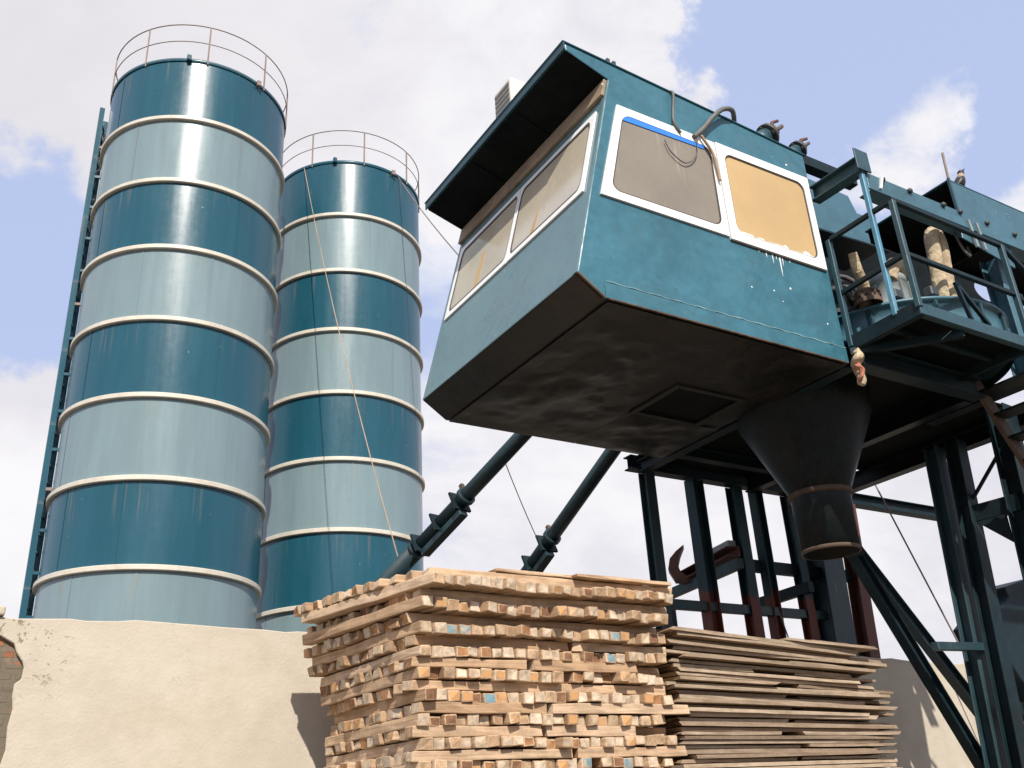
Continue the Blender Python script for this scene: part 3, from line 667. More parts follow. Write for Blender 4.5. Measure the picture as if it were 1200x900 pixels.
# ------------------------------------------------------------------ mixer
mx=thing('pan_mixer','round teal pan mixer drum on the service platform','mixer',(3.85,.42,5.0))
cx,cy=3.85,.42
m=MB(); rr=m.lathe((cx,cy,0),[(1.0,5.003),(1.0,5.06),(1.03,5.065),(1.03,5.09),(1.0,5.095),(1.0,5.30),(1.03,5.305),(1.03,5.33),(1.0,5.335),(.95,5.36),(.3,5.42)],72); m.disc(rr[-1]); m.build('drum',M['teal_clean'],mx)
for a in (-150,-120,-95,-75,-55,-35,-10):
    q=Vector((cx+1.005*math.cos(R(a)),cy+1.005*math.sin(R(a)),0)); m=MB(); m.bar(q+Vector((0,0,5.1)),q+Vector((0,0,5.3)),.03,.05); m.build('rib',M['teal'],mx)
for (x,y,z0,h,r_,mt,nm) in ((3.52,.05,5.40,.44,.17,'motor','motor'),(3.05,.25,5.36,.30,.2,'motor_dark','motor'),(4.35,.0,5.38,.30,.16,'motor_dark','gearbox'),(4.55,.25,5.36,.26,.15,'motor','motor'),(2.98,-.1,5.34,.14,.10,'rusty_edge','gearbox')):
    m=MB(); rr=m.lathe((x,y,0),[(r_*1.15,z0),(r_*1.15,z0+.04),(r_,z0+.045),(r_,z0+h*.75),(r_*1.05,z0+h*.76),(r_*1.0,z0+h*.9),(r_*.75,z0+h),(.01,z0+h+.02)],24); mo=m.build(nm,M[mt],mx)
    m=MB()
    for k in range(10):
        a=2*math.pi*k/10; m.bar((x+r_*1.04*math.cos(a),y+r_*1.04*math.sin(a),z0+.06),(x+r_*1.04*math.cos(a),y+r_*1.04*math.sin(a),z0+h*.72),.012,.03)
    m.build('fin',M[mt],mo)
m=MB(); m.tube([(3.35,.75,5.75),(4.6,.72,5.95)],.24,24); dm=m.build('drive_drum',M['motor_dark'],mx)
m=MB(); m.tube([(3.36,.75,5.75),(3.30,.75,5.745)],.27,24); m.build('end_flange',M['teal'],dm)
m=MB(); m.bar((3.2,.55,5.4),(3.2,.55,6.2),.30,.26); m.build('control_box',M['steel_dark'],mx,.01)
m=MB(); m.bar((4.75,.3,5.4),(4.75,.3,5.95),.26,.22); m.build('control_box',M['motor_dark'],mx,.01)
for pts in ([(2.95,.0,5.42),(3.0,.2,5.75),(3.3,.35,5.9),(3.5,.5,5.6)],[(4.1,.1,5.4),(4.2,.15,5.75),(4.45,.3,5.9),(4.7,.5,5.7)],[(3.75,.2,5.42),(3.7,.25,5.8),(3.6,.5,6.1),(3.3,.7,6.2)],[(4.3,-.2,5.38),(4.38,-.1,5.6),(4.6,.1,5.62),(4.7,.25,5.5)]):
    P3=[Vector(q) for q in pts]; m=MB(); m.tube([P3[0].lerp(P3[1],k/3) for k in range(3)]+[P3[1].lerp(P3[2],k/3) for k in range(3)]+[P3[2].lerp(P3[3],k/3) for k in range(4)],.025,8); m.build('oil_hose',M['rubber'],mx)
for (x,y) in ((3.15,-.25),(3.4,-.42),(4.05,-.42)):
    m=MB(); m.box(x-.05,x+.05,y-.04,y+.04,5.36,5.45); m.build('latch_block',M['motor_dark'],mx,.01)
def hose(name,label,pts,rs,mat,loc,cat='hose'):
    m=MB(); P=cablepath(pts,8); n=len(P)
    R_=[rs[0]+(rs[1]-rs[0])*i/(n-1) for i in range(n)]
    m.tube(P,R_,14)
    for v in m.bm.verts: v.co+=Vector((1,1,.5))*.05*mnoise.fractal(v.co*11,1.,2.,4); o=m.build(name,mat,None,at=Vector(pts[0])); tag(o,label,cat); return o
hose('sloped_hose','cement caked hose standing upright beside the nearest railing corner',[(3.05,.0,5.38),(2.99,-.08,5.52),(2.90,-.12,5.66),(2.86,-.14,5.80)],(.060,.038),M['cloth'],None)
hose('draped_hose','thick cement caked hose folded over, hanging like an upside down U',[(3.72,-.30,5.40),(3.74,-.31,5.62),(3.80,-.30,5.92),(3.85,-.29,6.17),(3.93,-.28,6.24),(3.98,-.28,6.13),(3.95,-.28,5.90),(3.90,-.29,5.65),(3.88,-.28,5.40)],(.066,.060),M['cloth'],None)
hose('bent_hose','short cement caked elbow hose behind the rail post',[(3.42,-.05,5.72),(3.50,-.06,5.88),(3.60,-.06,5.92),(3.68,-.04,5.84)],(.07,.08),M['cloth'],None)
hose('thin_loop','thin dark hose loop hanging right of draped hose',[(4.05,-.4,6.2),(4.08,-.42,6.03),(4.16,-.42,5.98),(4.2,-.4,6.1)],(.012,.012),M['cable'],None)

# ------------------------------------------------------------------ discharge hopper
hp=thing('discharge_hopper','black conical discharge hopper with short round spout under the platform','hopper',(3.27,1.0,3.4))
hx,hy=3.235,1.0
m=MB()
seg=40; rings=[]
for (r_,z,ox,oy) in ((.62,4.95,-.02,0),(.60,4.74,-.02,0),(.262,4.03,0,0)):
    rings.append([m.bm.verts.new((hx+ox+r_*math.cos(2*math.pi*k/seg),hy+oy+r_*math.sin(2*math.pi*k/seg),z)) for k in range(seg)])
for i in range(2):
    for k in range(seg):
        f=m.bm.faces.new([rings[i][k],rings[i][(k+1)%seg],rings[i+1][(k+1)%seg],rings[i+1][k]]); f.smooth=True
m.build('cone',M['hopper'],hp)
m=MB(); m.lathe((hx,hy,0),[(.265,4.043),(.283,4.038),(.283,4.0),(.27,3.995),(.26,3.99)],48); m.build('joint_ring',M['rusty_edge'],hp)
m=MB(); m.lathe((hx,hy,0),[(.262,4.02),(.247,3.50),(.238,3.50),(.25,4.02)],48); m.build('spout',M['hopper'],hp)
m=MB(); m.lathe((hx,hy,0),[(.25,3.53),(.253,3.525),(.253,3.498),(.241,3.496),(.24,3.51)],48); m.build('spout_rim',M['rusty_edge'],hp)
m=MB(); m.lathe((hx,hy,0),[(.62,4.955),(.001,4.956)],32); m.build('top_cover',M['soffit'],hp)

# ------------------------------------------------------------------ steel support frame
fr=thing('steel_frame','dark steel support frame of columns, beams and braces under the cabin','frame',(4,1.5,0))
YB=2.95
for (x,w,mt) in ((2.92,.125,'column_teal'),(3.58,.15,'column'),(4.17,.135,'column'),(4.50,.12,'column'),(5.02,.125,'column')):
    m=MB(); m.ibeam((x,YB,0),(x,YB,4.83),w,w,.014,(1,0,0) if x in (3.58,4.50) else (0,1,0)); m.build('column',M[mt],fr,.003)
for (x,y,w,mt,zt,bx) in ((5.45,2.95,.33,'column_teal',4.83,5.22),(6.02,2.95,.17,'primer',4.83,5.72),(5.09,1.01,.145,'column_teal',4.75,4.72),(5.14,.8,.15,'steel_dark',4.75,4.70),(5.22,.3,.20,'steel_dark',4.94,4.82)):
    m=MB(); m.ibeam((bx,y,0),(x,y,zt),w,w,.016,(0,1,0)); m.build('column',M[mt],fr,.003)
def fb(name,p0,p1,w,h,mt='steel_dark',kind='i',up=(0,0,1)):
    m=MB()
    if kind=='i': m.ibeam(p0,p1,w,h,.014,up)
    else: m.bar(p0,p1,w,h,up)
    return m.build(name,M[mt],fr,.003)
fb('main_beam',(2.68,YB,4.91),(8.6,YB,4.91),.13,.15); fb('main_beam',(2.74,-.03,4.84),(4.36,-.03,4.84),.14,.185)
fb('main_beam',(2.70,2.35,4.86),(4.6,2.35,4.86),.10,.12)
fb('cross_beam',(4.3,.05,4.833),(4.3,2.85,4.833),.12,.185,'hopper'); fb('cross_beam',(5.42,.05,4.833),(5.42,2.85,4.833),.14,.185,'hopper'); fb('cross_beam',(2.78,.05,4.84),(2.78,2.85,4.84),.12,.13)
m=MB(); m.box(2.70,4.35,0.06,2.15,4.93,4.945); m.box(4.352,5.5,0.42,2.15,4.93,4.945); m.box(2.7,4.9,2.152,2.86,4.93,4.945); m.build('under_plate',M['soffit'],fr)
fb('tie_beam',(2.9,YB-.001,3.44),(5.3,YB-.001,3.44),.08,.095,'column_teal','b'); fb('tie_beam',(4.17,YB+.06,3.95),(5.9,YB+.06,3.95),.08,.13,'steel_dark','b')
fb('tie_beam',(3.95,2.80,3.90),(4.23,4.32,3.90),.08,.11,'column_teal','b'); fb('tie_beam',(4.98,2.8,3.72),(5.08,3.8,3.72),.08,.12,'steel_dark','b')
fb('tie_beam',(4.23,4.32,0),(4.23,4.32,3.84),.08,.08,'column_teal','b',(0,1,0)); fb('tie_beam',(5.08,3.8,0),(5.08,3.8,3.65),.08,.08,'column_teal','b',(0,1,0))
fb('tie_beam',(5.15,.3,3.98),(5.08,.82,3.98),.10,.16,'steel_dark','b'); fb('tie_beam',(5.18,.3,4.60),(5.08,.80,4.06),.03,.03,'steel_dark','b')

fb('tie_beam',(4.22,.90,2.73),(5.05,.90,2.75),.07,.07,'column_teal','b'); fb('tie_beam',(5.0,.8,2.2),(5.8,.75,2.2),.08,.10,'steel_dark','b')
# raking braces
def brace(name,a,b_,w,h,mt,ext0,ext1):
    a=Vector(a); b_=Vector(b_); d=(b_-a); return fb(name,a-d*ext0,a+d*ext1,w,h,mt,'i')
brace('raking_brace',(4.30,1.6,3.80),(6.10,1.6,1.82),.10,.12,'column_teal',.50,1.92)
brace('raking_brace',(3.86,1.2,3.46),(4.92,1.2,1.78),.10,.11,'steel_dark',.10,2.06)
fb('tie_beam',(3.80,1.15,3.60),(4.25,1.62,3.80),.08,.08,'steel_dark','b')
m=MB(); m.prism([(5.06,.43,3.62),(5.0,.70,3.88),(5.06,.43,3.89)],(.014,0,0)); m.build('gusset',M['steel_dark'],fr)

# ------------------------------------------------------------------ stair
st=thing('open_stair','steep open steel stair with plate treads descending from the platform end','stair',(4.4,-.3,4.9))
a=Vector((4.38,.0,4.97)); d=Vector((.42,0,-.645))
for y in (.0,-.72):
    m=MB(); m.bar(a+Vector((0,y,0)),a+d*4.5+Vector((0,y,0)),.045,.13); m.build('stringer',M['rusty_edge'] if y==0 else M['steel_dark'],st,.003)
for k in range(16):
    p=a+d*(.22+.31*k); m=MB(); m.box(p.x-.09,p.x+.11,-.695,-.025,p.z-.012,p.z+.012); m.build('tread',M['hopper'],st,.002)
# ------------------------------------------------------------------ weigh hopper machine at the far right, far shed
wh=thing('weigh_bin','dark angular steel weigh bin behind the right hand columns','bin',(8.4,2.5,2.6))
m=MB(); m.prism([(x,2.35,z) for x,z in ((7.90,3.82),(8.5,3.98),(9.8,3.98),(9.8,2.3),(8.2,2.3),(7.75,2.72),(7.42,3.22),(7.40,3.36),(7.94,3.70))],(0,.5,0)); m.build('body',M['steel_dark'],wh,.01)
m=MB(); m.bar((8.4,2.32,2.5),(8.5,2.32,3.9),.08,.05); m.build('rib',M['teal'],wh)
for x in (8.9,9.6):
    m=MB(); m.bar((x,2.6,0),(x,2.6,2.42),.12,.12); m.build('leg',M['steel_dark'],wh)
sh=thing('distant_shed','low white walled shed far off at the right edge','shed',(22,13,0))
m=MB(); m.box(19.5,28,12,16,0,3.3); m.build('wall',M['house_white'],sh)
m=MB(); m.box(19.2,28.3,11.7,16.3,3.302,3.5); m.build('roof',M['house_white'],sh)
m=MB(); m.box(19.8,27.7,11.94,11.998,0,2.4); m.build('shutter',M['house_roof'],sh)

# ------------------------------------------------------------------ scrap on the tie beam
sp=thing('rusty_channel','rusty steel channel offcut lying on the tie beam','scrap',(4.1,3.6,3.97))
m=MB(); m.channel((3.98,2.9,4.06),(4.15,4.0,4.01),.16,.11,.012); m.build('web',M['rust_sheet'],sp)
m=MB(); m.bar((4.02,2.95,4.16),(4.10,3.6,4.13),.10,.07); m.build('batten',M['motor'],sp)
pass
ctr=Vector((3.98,3.85,4.12)); va=Vector((.74,-.67,0)); vd=Vector((.67,.74,0)); uz=Vector((0,0,1))
CP=[((12,-26),0),((4,-17),3),((-2,-8),5.5),((-4,2),6.5),((0,11),6),((9,17),4.5),((20,17),3.5),((28,14),3)]
P_=[Vector(p) for p,_ in CP]; lo_=[];hi_=[]
for i,(p,w) in enumerate(CP):
    tg=(P_[min(i+1,7)]-P_[max(i-1,0)]).normalized(); nr_=Vector((-tg.y,tg.x)); q=Vector(p)
    hi_.append(q+nr_*w); lo_.append(q-nr_*w)
out=[hi_[0]]+hi_[1:]+lo_[:0:-1]
m=MB(); m.prism([ctr+va*q.x*.0094-uz*q.y*.0094 for q in out],vd*.22)
o=m.build('curled_sheet',M['rust_sheet'],None,at=ctr)
tag(o,'curled rusty sheet offcut with a pointed tip, hooked above the timbers','scrap')

# ------------------------------------------------------------------ ropes and guy wires
def rope(label,a,b_,sag,r,mat,kinks=None):
    a=Vector(a); b_=Vector(b_); pts=[a.lerp(b_,t)+Vector((0,0,-sag*4*t*(1-t))) for t in [i/8 for i in range(9)]]
    return cable('guy_rope',label,pts,r,mat,'rope',4)
def onray(px,y): return RAY(px,y)
# camera solved from the photograph (plant axes = world axes)
CAM=Vector((-3.4364,-4.4996,1.55))
F_,PITCH,ROLL,YAW=1117.945,R(24.45352),R(-3.31006),R(32.40628)
def camvec():
    fwd=Vector((0,math.cos(PITCH),math.sin(PITCH))); right=Vector((1,0,0)); up=right.cross(fwd)
    r=math.cos(ROLL)*right+math.sin(ROLL)*up; u=-math.sin(ROLL)*right+math.cos(ROLL)*up
    ex=Vector((math.cos(YAW),math.sin(YAW),0)); ey=Vector((-math.sin(YAW),math.cos(YAW),0)); ez=Vector((0,0,1))
    L=lambda v: Vector((v.dot(ex),v.dot(ey),v.dot(ez)))
    return L(r),L(u),L(fwd)
CR,CU,CF=camvec()
rope('tan rope slanting across the farther silo down to the timber stack',(2.26,12.75,15.25),(1.525,6.15,4.50),.35,.008,M['rope_tan'])
rope('thin wire from the farther silo rim passing behind the cabin roof',(4.3,12.1,15.25),(2.9,5.0,7.6),.2,.012,M['wire'])
rope('thin wire strung between the two screw conveyor tubes',(1.96,4.3,5.36),(3.27,5.6,4.74),.04,.006,M['rail_rust'])
rope('long guy wire hanging under the frame beside the raking braces',(6.0,2.45,4.93),(7.75,2.05,.0),.02,.010,M['wire'])
rope('short thin wire between the red columns just above the planks',(4.50,2.88,3.42),(4.80,2.84,2.2),.02,.008,M['wire'])

# ------------------------------------------------------------------ antenna rod and crow
rod=cable('antenna_rod','thin upright rusty rod at the open end of the hood',[(4.10,-.46,6.766),(4.11,-.46,6.88),(4.12,-.46,7.0),(4.13,-.46,7.10)],.012,M['rail_rust'],'rod',2)
def crow():
    t=thing('crow','black crow with greyish neck perched on the hood, beak raised','bird',(4.36,-.44,6.766))
    o=Vector((4.36,-.44,6.766)); fx=Vector((.86,-.5,0)).normalized(); up=Vector((0,0,1)); sd=fx.cross(up)
    ca,sa=math.cos(R(28)),math.sin(R(28)); K=.80
    def P(a,b,c=0.):
        if b<.03: return o+fx*a*K*.6+up*b*K+sd*c*K
        a2=a*ca-(b-.05)*sa*.55; b2=.05+(b-.05)*ca+a*sa
        return o+fx*a2*K+up*max(b2,.012)*K+sd*c*K
    m=MB(); m.tube([P(-.10,.075),P(-.07,.085),P(-.03,.105),P(.01,.135),P(.035,.165),P(.05,.19)],[.02,.045,.056,.05,.036,.028],14); 
    b=m.build('body',M['bird_black'],t); s=b.modifiers.new('sub','SUBSURF'); s.render_levels=2; s.levels=1
    m=MB(); m.tube([P(.005,.14),P(.035,.172),P(.055,.20),P(.062,.215)],[.045,.037,.031,.026],14); m.build('neck',M['bird_grey'],t)
    m=MB(); m.tube([P(.045,.205),P(.062,.222),P(.082,.232),P(.10,.238)],[.018,.032,.030,.012],14); h=m.build('head',M['bird_black'],t)
    m=MB(); m.tube([P(.095,.237),P(.12,.248),P(.15,.258)],[.013,.009,.002],8); m.build('beak',M['bird_black'],h)
    m=MB(); m.hexa([P(-.09,.06,-.02),P(-.09,.06,.02),P(-.09,.075,.02),P(-.09,.075,-.02),P(-.24,.02,-.03),P(-.24,.02,.03),P(-.24,.03,.03),P(-.24,.03,-.03)]); m.build('tail',M['bird_black'],t)
    for s_ in (-1,1):
        m=MB(); m.tube([P(.02,.14,.045*s_),P(-.04,.11,.058*s_),P(-.12,.07,.04*s_),P(-.18,.045,.02*s_)],[.02,.034,.022,.004],10); m.build('wing',M['bird_black'],t)
        m=MB(); m.tube([P(-.01,.09,.022*s_),P(0,.05,.024*s_),P(-.005,.004,.026*s_)],[.014,.006,.006],7); m.tube([P(-.02,.004,.026*s_),P(.035,.004,.028*s_)],.005,6); m.build('leg',M['bird_black'],t)
crow()

# ------------------------------------------------------------------ timber crib stack
def timber_mesh(name,L,w,h,mats,rnd):
    m=MB(); n=5; rows=[]
    for i in range(n+1):
        x=L*i/n
        rows.append([m.bm.verts.new((x+(rnd.uniform(-.012,.012) if i in (0,n) else 0),y*w/2+rnd.uniform(-.006,.006),z*h/2+rnd.uniform(-.005,.005))) for y,z in ((-1,-1),(1,-1),(1,1),(-1,1))])
    for i in range(n):
        for k in range(4): m.bm.faces.new([rows[i][k],rows[i][(k+1)%4],rows[i+1][(k+1)%4],rows[i+1][k]])
    for q in (rows[0][::-1],rows[-1]):
        f=m.bm.faces.new(q); f.material_index=1
    bmesh.ops.recalc_face_normals(m.bm,faces=m.bm.faces)
    es=[e for e in m.bm.edges]
    bmesh.ops.bevel(m.bm,geom=[e for e in es if e.calc_face_angle(0)>.7],offset=rnd.uniform(.004,.010),segments=2,affect='EDGES',profile=.6)
    me=bpy.data.meshes.new(name); m.bm.to_mesh(me); m.bm.free()
    for q in mats: me.materials.append(q)
    return me
rnd=random.Random(21)
TW,TH=.081,.062
vert=[timber_mesh('timber',1.44,TW*rnd.uniform(.93,1.045),TH*rnd.uniform(.97,1.08),[M['timber'],M['timber_end']],rnd) for _ in range(16)]
vert_b=[timber_mesh('timber',1.44,TW*.95,TH,[M['timber'],M['end_blue']],rnd) for _ in range(2)]
vert_o=[timber_mesh('timber',1.44,TW*.95,TH,[M['timber'],M['end_orange']],rnd) for _ in range(2)]
horz=[timber_mesh('timber',1.93,.114*rnd.uniform(.9,1.02),TH*rnd.uniform(.88,1.06),[M['timber'],M['timber_end']],rnd) for _ in range(10)]
half=[timber_mesh('timber',rnd.uniform(.55,1.25),.114*rnd.uniform(.9,1.02),TH*rnd.uniform(.88,1.06),[M['timber'],M['timber_end']],rnd) for _ in range(8)]
ORD=['first','second','third','fourth','fifth','sixth','seventh','eighth','ninth','tenth','eleventh','twelfth','thirteenth','fourteenth','fifteenth','sixteenth','seventeenth','eighteenth','nineteenth','twentieth','twenty-first','twenty-second','twenty-third','twenty-fourth','twenty-fifth','twenty-sixth','twenty-seventh','twenty-eighth','twenty-ninth','thirtieth']
NT_=[0]
def put(me,loc,rz,label,cat,name,group,ry=0.,rx=0.):
    o=bpy.data.objects.new(name,me); C.objects.link(o); o.location=loc; o.rotation_euler=(rx,ry,rz); tag(o,label,cat,group); NT_[0]+=1; return o
GT='square timbers of the crib stack'
z=2.985; PITCHZ=.0655
nlay=18; er=0; cr=0
for L_ in range(nlay):
    frac=L_/(nlay-1); shear=(.20,.20,.19,.17,.15,.13,.10,.07,.04,.02,.01,.0,.0,.0,.01,.01,.02,.02)[L_]; zc=z-PITCHZ*(L_+.5)
    if L_%2==0:      # cross layer: timbers lie along the front; ends show on the left face
        yf=(.68,.74,.82,.80,.775,.79,.77,.785,.78)[cr]+rnd.uniform(-.012,.012); n=12
        for j in range(n):
            y=yf+.053+j*.1175+(rnd.uniform(-.008,.008) if j else 0)
            x0=-.875-shear*(y-.75)+rnd.uniform(-.030,.022)+(.04 if cr==0 and j==0 else 0)
            if cr==0 and j>2: x0-=.05
            if cr in (1,2,3): x0+=(.04,.02,.0)[cr-1]*(j>1)
            me=rnd.choice(half) if (j==0 and cr in (3,4,6,7,8)) else rnd.choice(horz)
            put(me,(x0,y,zc+rnd.uniform(-.003,.003)),rnd.gauss(0,.008),
                'square timber lying lengthwise, %s back from the front in %s lengthwise layer from top'%(ORD[j],ORD[cr]),'timber','timber',GT,rnd.gauss(0,.003))
            if j==0 and cr in (3,4,6,7,8):
                L1=max(v.co.x for v in me.vertices)
                me2=rnd.choice(half)
                put(me2,(x0+L1+rnd.uniform(.02,.05),y+rnd.uniform(-.02,.01),zc),rnd.gauss(0,.012),'shorter timber lying lengthwise, right of the broken front one in %s lengthwise layer from top'%ORD[cr],'timber','timber',GT,rnd.gauss(0,.004))
        cr+=1
    else:            # end row: end grain faces the viewer
        yf=(.60,.66,.72,.745,.755,.75,.765,.755,.77)[er]; n=22; x=-.83+rnd.uniform(-.02,.02); pitch=.0862
        for j in range(n):
            xx=x+j*pitch+rnd.uniform(-.004,.004); q=rnd.random()
            me=rnd.choice(vert)
            col='bleached'
            if (er,j) in ((2,2),(2,3),(2,16),(3,16),(5,5),(8,13),(8,17)): me=rnd.choice(vert_b); col='blue-ended'
            elif q<.10: me=rnd.choice(vert_o); col='orange-ended'
            if er>1 and rnd.random()<.008: continue
            put(me,(xx,yf+rnd.gauss(0,.02),zc+rnd.uniform(-.006,.004)+.006*math.sin(j*.45+er*1.7)),R(90)+math.atan(shear)+rnd.gauss(0,.016),
                '%s square timber end, %s from left in %s end-grain row from top'%(col,ORD[j],ORD[er]),'timber','timber',GT,0.,rnd.gauss(0,.035))
        er+=1
# a few loose battens on top
put(timber_mesh('batten',1.2,.10,.022,[M['timber'],M['timber_end']],rnd),(-.35,.72,z+.013),.03,'thin dark batten lying loose on top of the timber stack','batten','batten',None)
put(timber_mesh('batten',.8,.08,.020,[M['timber'],M['timber_end']],rnd),(.25,.66,z+.013),.02,'short pale batten on the right end of the timber stack','batten','batten',None)
zb=z-PITCHZ*nlay
m=MB(); L_=0
while zb-PITCHZ*(L_+1)>-.01:
    zc=zb-PITCHZ*(L_+.5)
    if L_%2==0:
        for j in range(13): y=.80+.04+j*.1; m.box(-.86-.02*(y-.75),1.02-.02*(y-.75),y-.038,y+.038,zc-.031,zc+.031)
    else:
        for j in range(22):
            x=-.83+j*.0862; dx=-.02*1.3
            m.hexa([(x-.038,.77,zc-.031),(x+.038,.77,zc-.031),(x+.038+dx,2.15,zc-.031),(x-.038+dx,2.15,zc-.031),(x-.038,.77,zc+.031),(x+.038,.77,zc+.031),(x+.038+dx,2.15,zc+.031),(x-.038+dx,2.15,zc+.031)])
    L_+=1
m.box(-.7,.95,.95,1.9,-.01+.01,max(.02,zb-PITCHZ*L_))
tag(m.build('timber_base',M['timber'],bevel=.006),'lower layers of the square timber crib stack down to the ground','timber',kind='stuff')

# ------------------------------------------------------------------ plank stack
rnd=random.Random(77)
def plank_mesh(L,w,h):
    m=MB(); n=8; rows=[]; ph=rnd.uniform(0,6); am=rnd.uniform(.0005,.0035)
    for i in range(n+1):
        x=L*i/n; bend=am*math.sin(ph+i*.4)
        rows.append([m.bm.verts.new((x+(rnd.uniform(-.035,.035) if i in (0,n) else 0),y*w/2+rnd.uniform(-.003,.003),zz*h/2+bend+rnd.uniform(-.0015,.0015))) for y,zz in ((-1,-1),(1,-1),(1,1),(-1,1))])
    for i in range(n):
        for k in range(4): m.bm.faces.new([rows[i][k],rows[i][(k+1)%4],rows[i+1][(k+1)%4],rows[i+1][k]])
    for q in (rows[0][::-1],rows[-1]):
        f=m.bm.faces.new(q); f.material_index=1
    bmesh.ops.recalc_face_normals(m.bm,faces=m.bm.faces)
    me=bpy.data.meshes.new('plank'); m.bm.to_mesh(me); m.bm.free(); me.materials.append(M['plank']); me.materials.append(M['plank_end']); return me
pl=[plank_mesh(2.20*rnd.uniform(.84,1.06),rnd.uniform(.20,.27),rnd.uniform(.021,.029)) for _ in range(18)]
ps=[plank_mesh(rnd.uniform(.7,1.35),rnd.uniform(.18,.24),rnd.uniform(.016,.025)) for _ in range(12)]
GP='weathered planks of the plank stack'
NL=30
for k in range(NL):
    f=k/(NL-1); zl=2.745-(.90)*f; tilt=.047*(1-f)**1.2   # positive ry lowers the right end
    edge=.92+rnd.uniform(-.035,.035)+(.05 if k%5==2 else 0)
    x0=1.20+rnd.uniform(-.06,.13)+(.05*f)
    if k%3==2 and k>2:
        a=rnd.choice(ps); put(a,(x0,edge+.11,zl),rnd.gauss(0,.02),'short weathered plank at the left front, %s layer from top of the plank stack'%ORD[k],'plank','plank',GP,tilt)
        a=rnd.choice(ps); put(a,(x0+1.22+rnd.uniform(-.05,.05),edge+.12+rnd.uniform(-.03,.03),zl-tilt*1.25),rnd.gauss(0,.03),'short weathered plank at the right front, %s layer from top of the plank stack'%ORD[k],'plank','plank',GP,tilt)
    else:
        put(rnd.choice(pl),(x0,edge+.12,zl),rnd.gauss(0,.012),'long weathered plank at the front, %s layer from top of the plank stack'%ORD[k],'plank','plank',GP,tilt+rnd.gauss(0,.003))
    put(rnd.choice(pl),(x0+rnd.uniform(-.12,.10),edge+.38,zl+.002),rnd.gauss(0,.012),'long weathered plank second from front, %s layer from top of the plank stack'%ORD[k],'plank','plank',GP,tilt)
    put(rnd.choice(pl),(x0+rnd.uniform(-.10,.16),edge+.66,zl+.002),rnd.gauss(0,.012),'long weathered plank at the back, %s layer from top of the plank stack'%ORD[k],'plank','plank',GP,tilt)
put(plank_mesh(.62,.22,.016),(2.72,1.05,2.735),.25,'short plank tilted up on the right end of the plank stack top','plank','plank',GP,-.03,.1)
put(plank_mesh(.95,.16,.02),(2.42,.98,2.72),-.06,'narrow plank jutting right from the top of the plank stack','plank','plank',GP,.05)
m=MB(); k=0
while 1.82-.034*k>.08:
    zz=1.815-.034*k
    for j in range(4):
        x0=1.22+rnd.uniform(-.06,.06); m.box(x0,x0+2.25+rnd.uniform(-.08,.05),.93+j*.24+rnd.uniform(-.01,.01),.93+j*.24+.22,zz-.014,zz+.012)
    k+=1
for x in (1.4,2.3,3.2): m.box(x,x+.1,.95,1.85,0,1.815-.034*k+.02)
tag(m.build('plank_base',M['plank']),'lower layers of the weathered plank stack down to the ground','plank',kind='stuff')

# ------------------------------------------------------------------ light and sky
sx,sy=-.332,-.943
EL=R(43)
sl=bpy.data.lights.new('sun','SUN'); sl.energy=4.6; sl.angle=R(.6); sl.color=(1,.94,.85)
so=bpy.data.objects.new('sun',sl); C.objects.link(so)
sd=Vector((sx*math.cos(EL),sy*math.cos(EL),math.sin(EL))).normalized()
so.rotation_euler=sd.to_track_quat('Z','Y').to_euler(); so.location=(-5,-15,20)
wd=bpy.data.worlds.new('World'); sc.world=wd; wd.use_nodes=True; t=NT(wd); bg=t.n['Background']
sky=t.new('ShaderNodeTexSky',sky_type='NISHITA'); sky.sun_disc=False; sky.sun_elevation=EL; sky.sun_rotation=math.atan2(sx,sy); sky.air_density=1.; sky.dust_density=1.5; sky.ozone_density=1.
tc=t.new('ShaderNodeTexCoord'); nv=t.new('ShaderNodeVectorMath',operation='NORMALIZE'); t.link(tc.outputs['Generated'],nv.inputs[0]); dv=nv.outputs[0]
def pdir(px,py):
    return (CF+CR*((px-600)/F_)-CU*((py-450)/F_)).normalized()
n1=t.noise(t.scalev(dv,1,1,1.7),3.1,9,.56,.35); n2=t.noise(t.scalev(dv,1,1,1.5),9.,7,.6,.3)
dens=t.math('ADD',t.math('MULTIPLY',t.math('SUBTRACT',n1,.5),2.3),t.math('MULTIPLY',t.math('SUBTRACT',n2,.5),.75))
dens=t.math('ADD',dens,.36)
LOBES=[(690,60,.11,.9),(600,110,.12,.6),(740,60,.05,.5),(330,80,.22,.55),(60,110,.16,.4),(1000,125,.07,1.0),(1060,110,.05,.3),(640,600,.22,.35),(130,560,.2,.1),
       (20,290,.10,-.85),(60,360,.06,-.5),(40,215,.05,-.2),(480,22,.035,-.65),(800,75,.05,.5),(890,40,.10,-.8),(1120,110,.14,-.85),(960,20,.1,-.4),(1190,255,.05,.8),(520,350,.08,-.6),(800,20,.07,-.2),(0,450,.07,.6),(60,640,.15,.2),(1080,690,.2,.4),(940,660,.2,.3),(500,480,.09,-.1)]
wn=t.new('ShaderNodeTexNoise'); t.link(dv,wn.inputs['Vector']); wn.inputs['Scale'].default_value=6.; wn.inputs['Detail'].default_value=8; wn.inputs['Roughness'].default_value=.62
ws=t.new('ShaderNodeVectorMath',operation='SUBTRACT'); t.link(wn.outputs['Color'],ws.inputs[0]); ws.inputs[1].default_value=(.5,.5,.5)
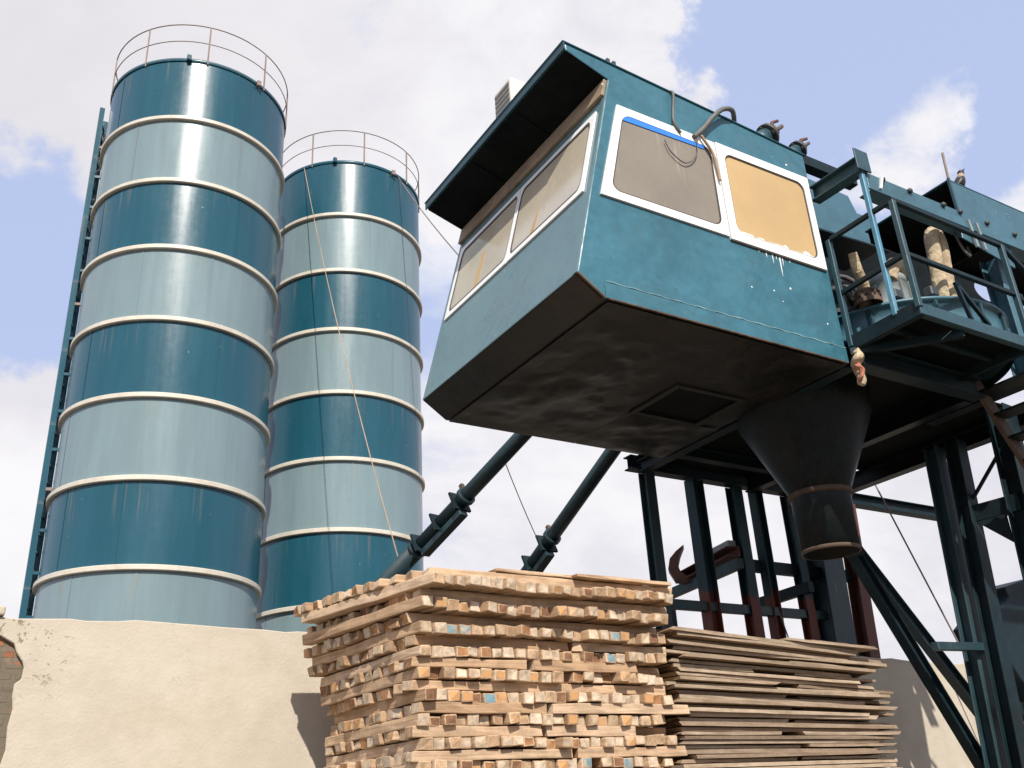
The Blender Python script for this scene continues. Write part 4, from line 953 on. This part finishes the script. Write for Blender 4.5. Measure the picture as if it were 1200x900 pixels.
wm=t.new('ShaderNodeVectorMath',operation='SCALE'); t.link(ws.outputs[0],wm.inputs[0]); wm.inputs['Scale'].default_value=.26
wa=t.new('ShaderNodeVectorMath',operation='ADD'); t.link(dv,wa.inputs[0]); t.link(wm.outputs[0],wa.inputs[1])
wq=t.new('ShaderNodeVectorMath',operation='NORMALIZE'); t.link(wa.outputs[0],wq.inputs[0]); dw=wq.outputs[0]
for (px,py,rad,wt) in LOBES:
    d_=pdir(px,py); dn=t.new('ShaderNodeVectorMath',operation='DOT_PRODUCT'); t.link(dw,dn.inputs[0]); dn.inputs[1].default_value=d_
    dens=t.math('ADD',dens,t.math('MULTIPLY',t.smooth(dn.outputs['Value'],math.cos(rad*1.6),1.0),wt))
mask=t.smooth(dens,.02,.72)
haze=t.mix(.86,sky.outputs[0],(4.1,4.85,7.1))
ccol=t.mix(t.smooth(n2,.3,.7),(6.0,5.9,6.4),(7.0,6.9,7.15))
ccol=t.mix(t.math('MULTIPLY',t.smooth(n1,.42,.66),.7),ccol,(7.6,7.5,7.6))
# the thin grey veil at the upper left
d_=pdir(60,60); dn=t.new('ShaderNodeVectorMath',operation='DOT_PRODUCT'); t.link(dv,dn.inputs[0]); dn.inputs[1].default_value=d_
ccol=t.mix(t.math('MULTIPLY',t.smooth(dn.outputs['Value'],math.cos(.42),1.),.6),ccol,(5.9,5.7,6.0))
t.link(t.mix(mask,haze,ccol),bg.inputs['Color']); bg.inputs['Strength'].default_value=.1

# ------------------------------------------------------------------ camera
cd=bpy.data.cameras.new('camera'); cd.sensor_width=36; cd.sensor_fit='HORIZONTAL'; cd.lens=F_*36/1200; cd.clip_start=.05; cd.clip_end=2000
co=bpy.data.objects.new('camera',cd); C.objects.link(co)
mt=Matrix((CR,CU,-CF)).transposed().to_4x4(); mt.translation=CAM; co.matrix_world=mt
sc.camera=co
vs=sc.view_settings; vs.view_transform='Standard'; vs.look='None'; vs.gamma=1; vs.use_curve_mapping=False; vs.exposure=.40
sc.cycles.use_denoising=True
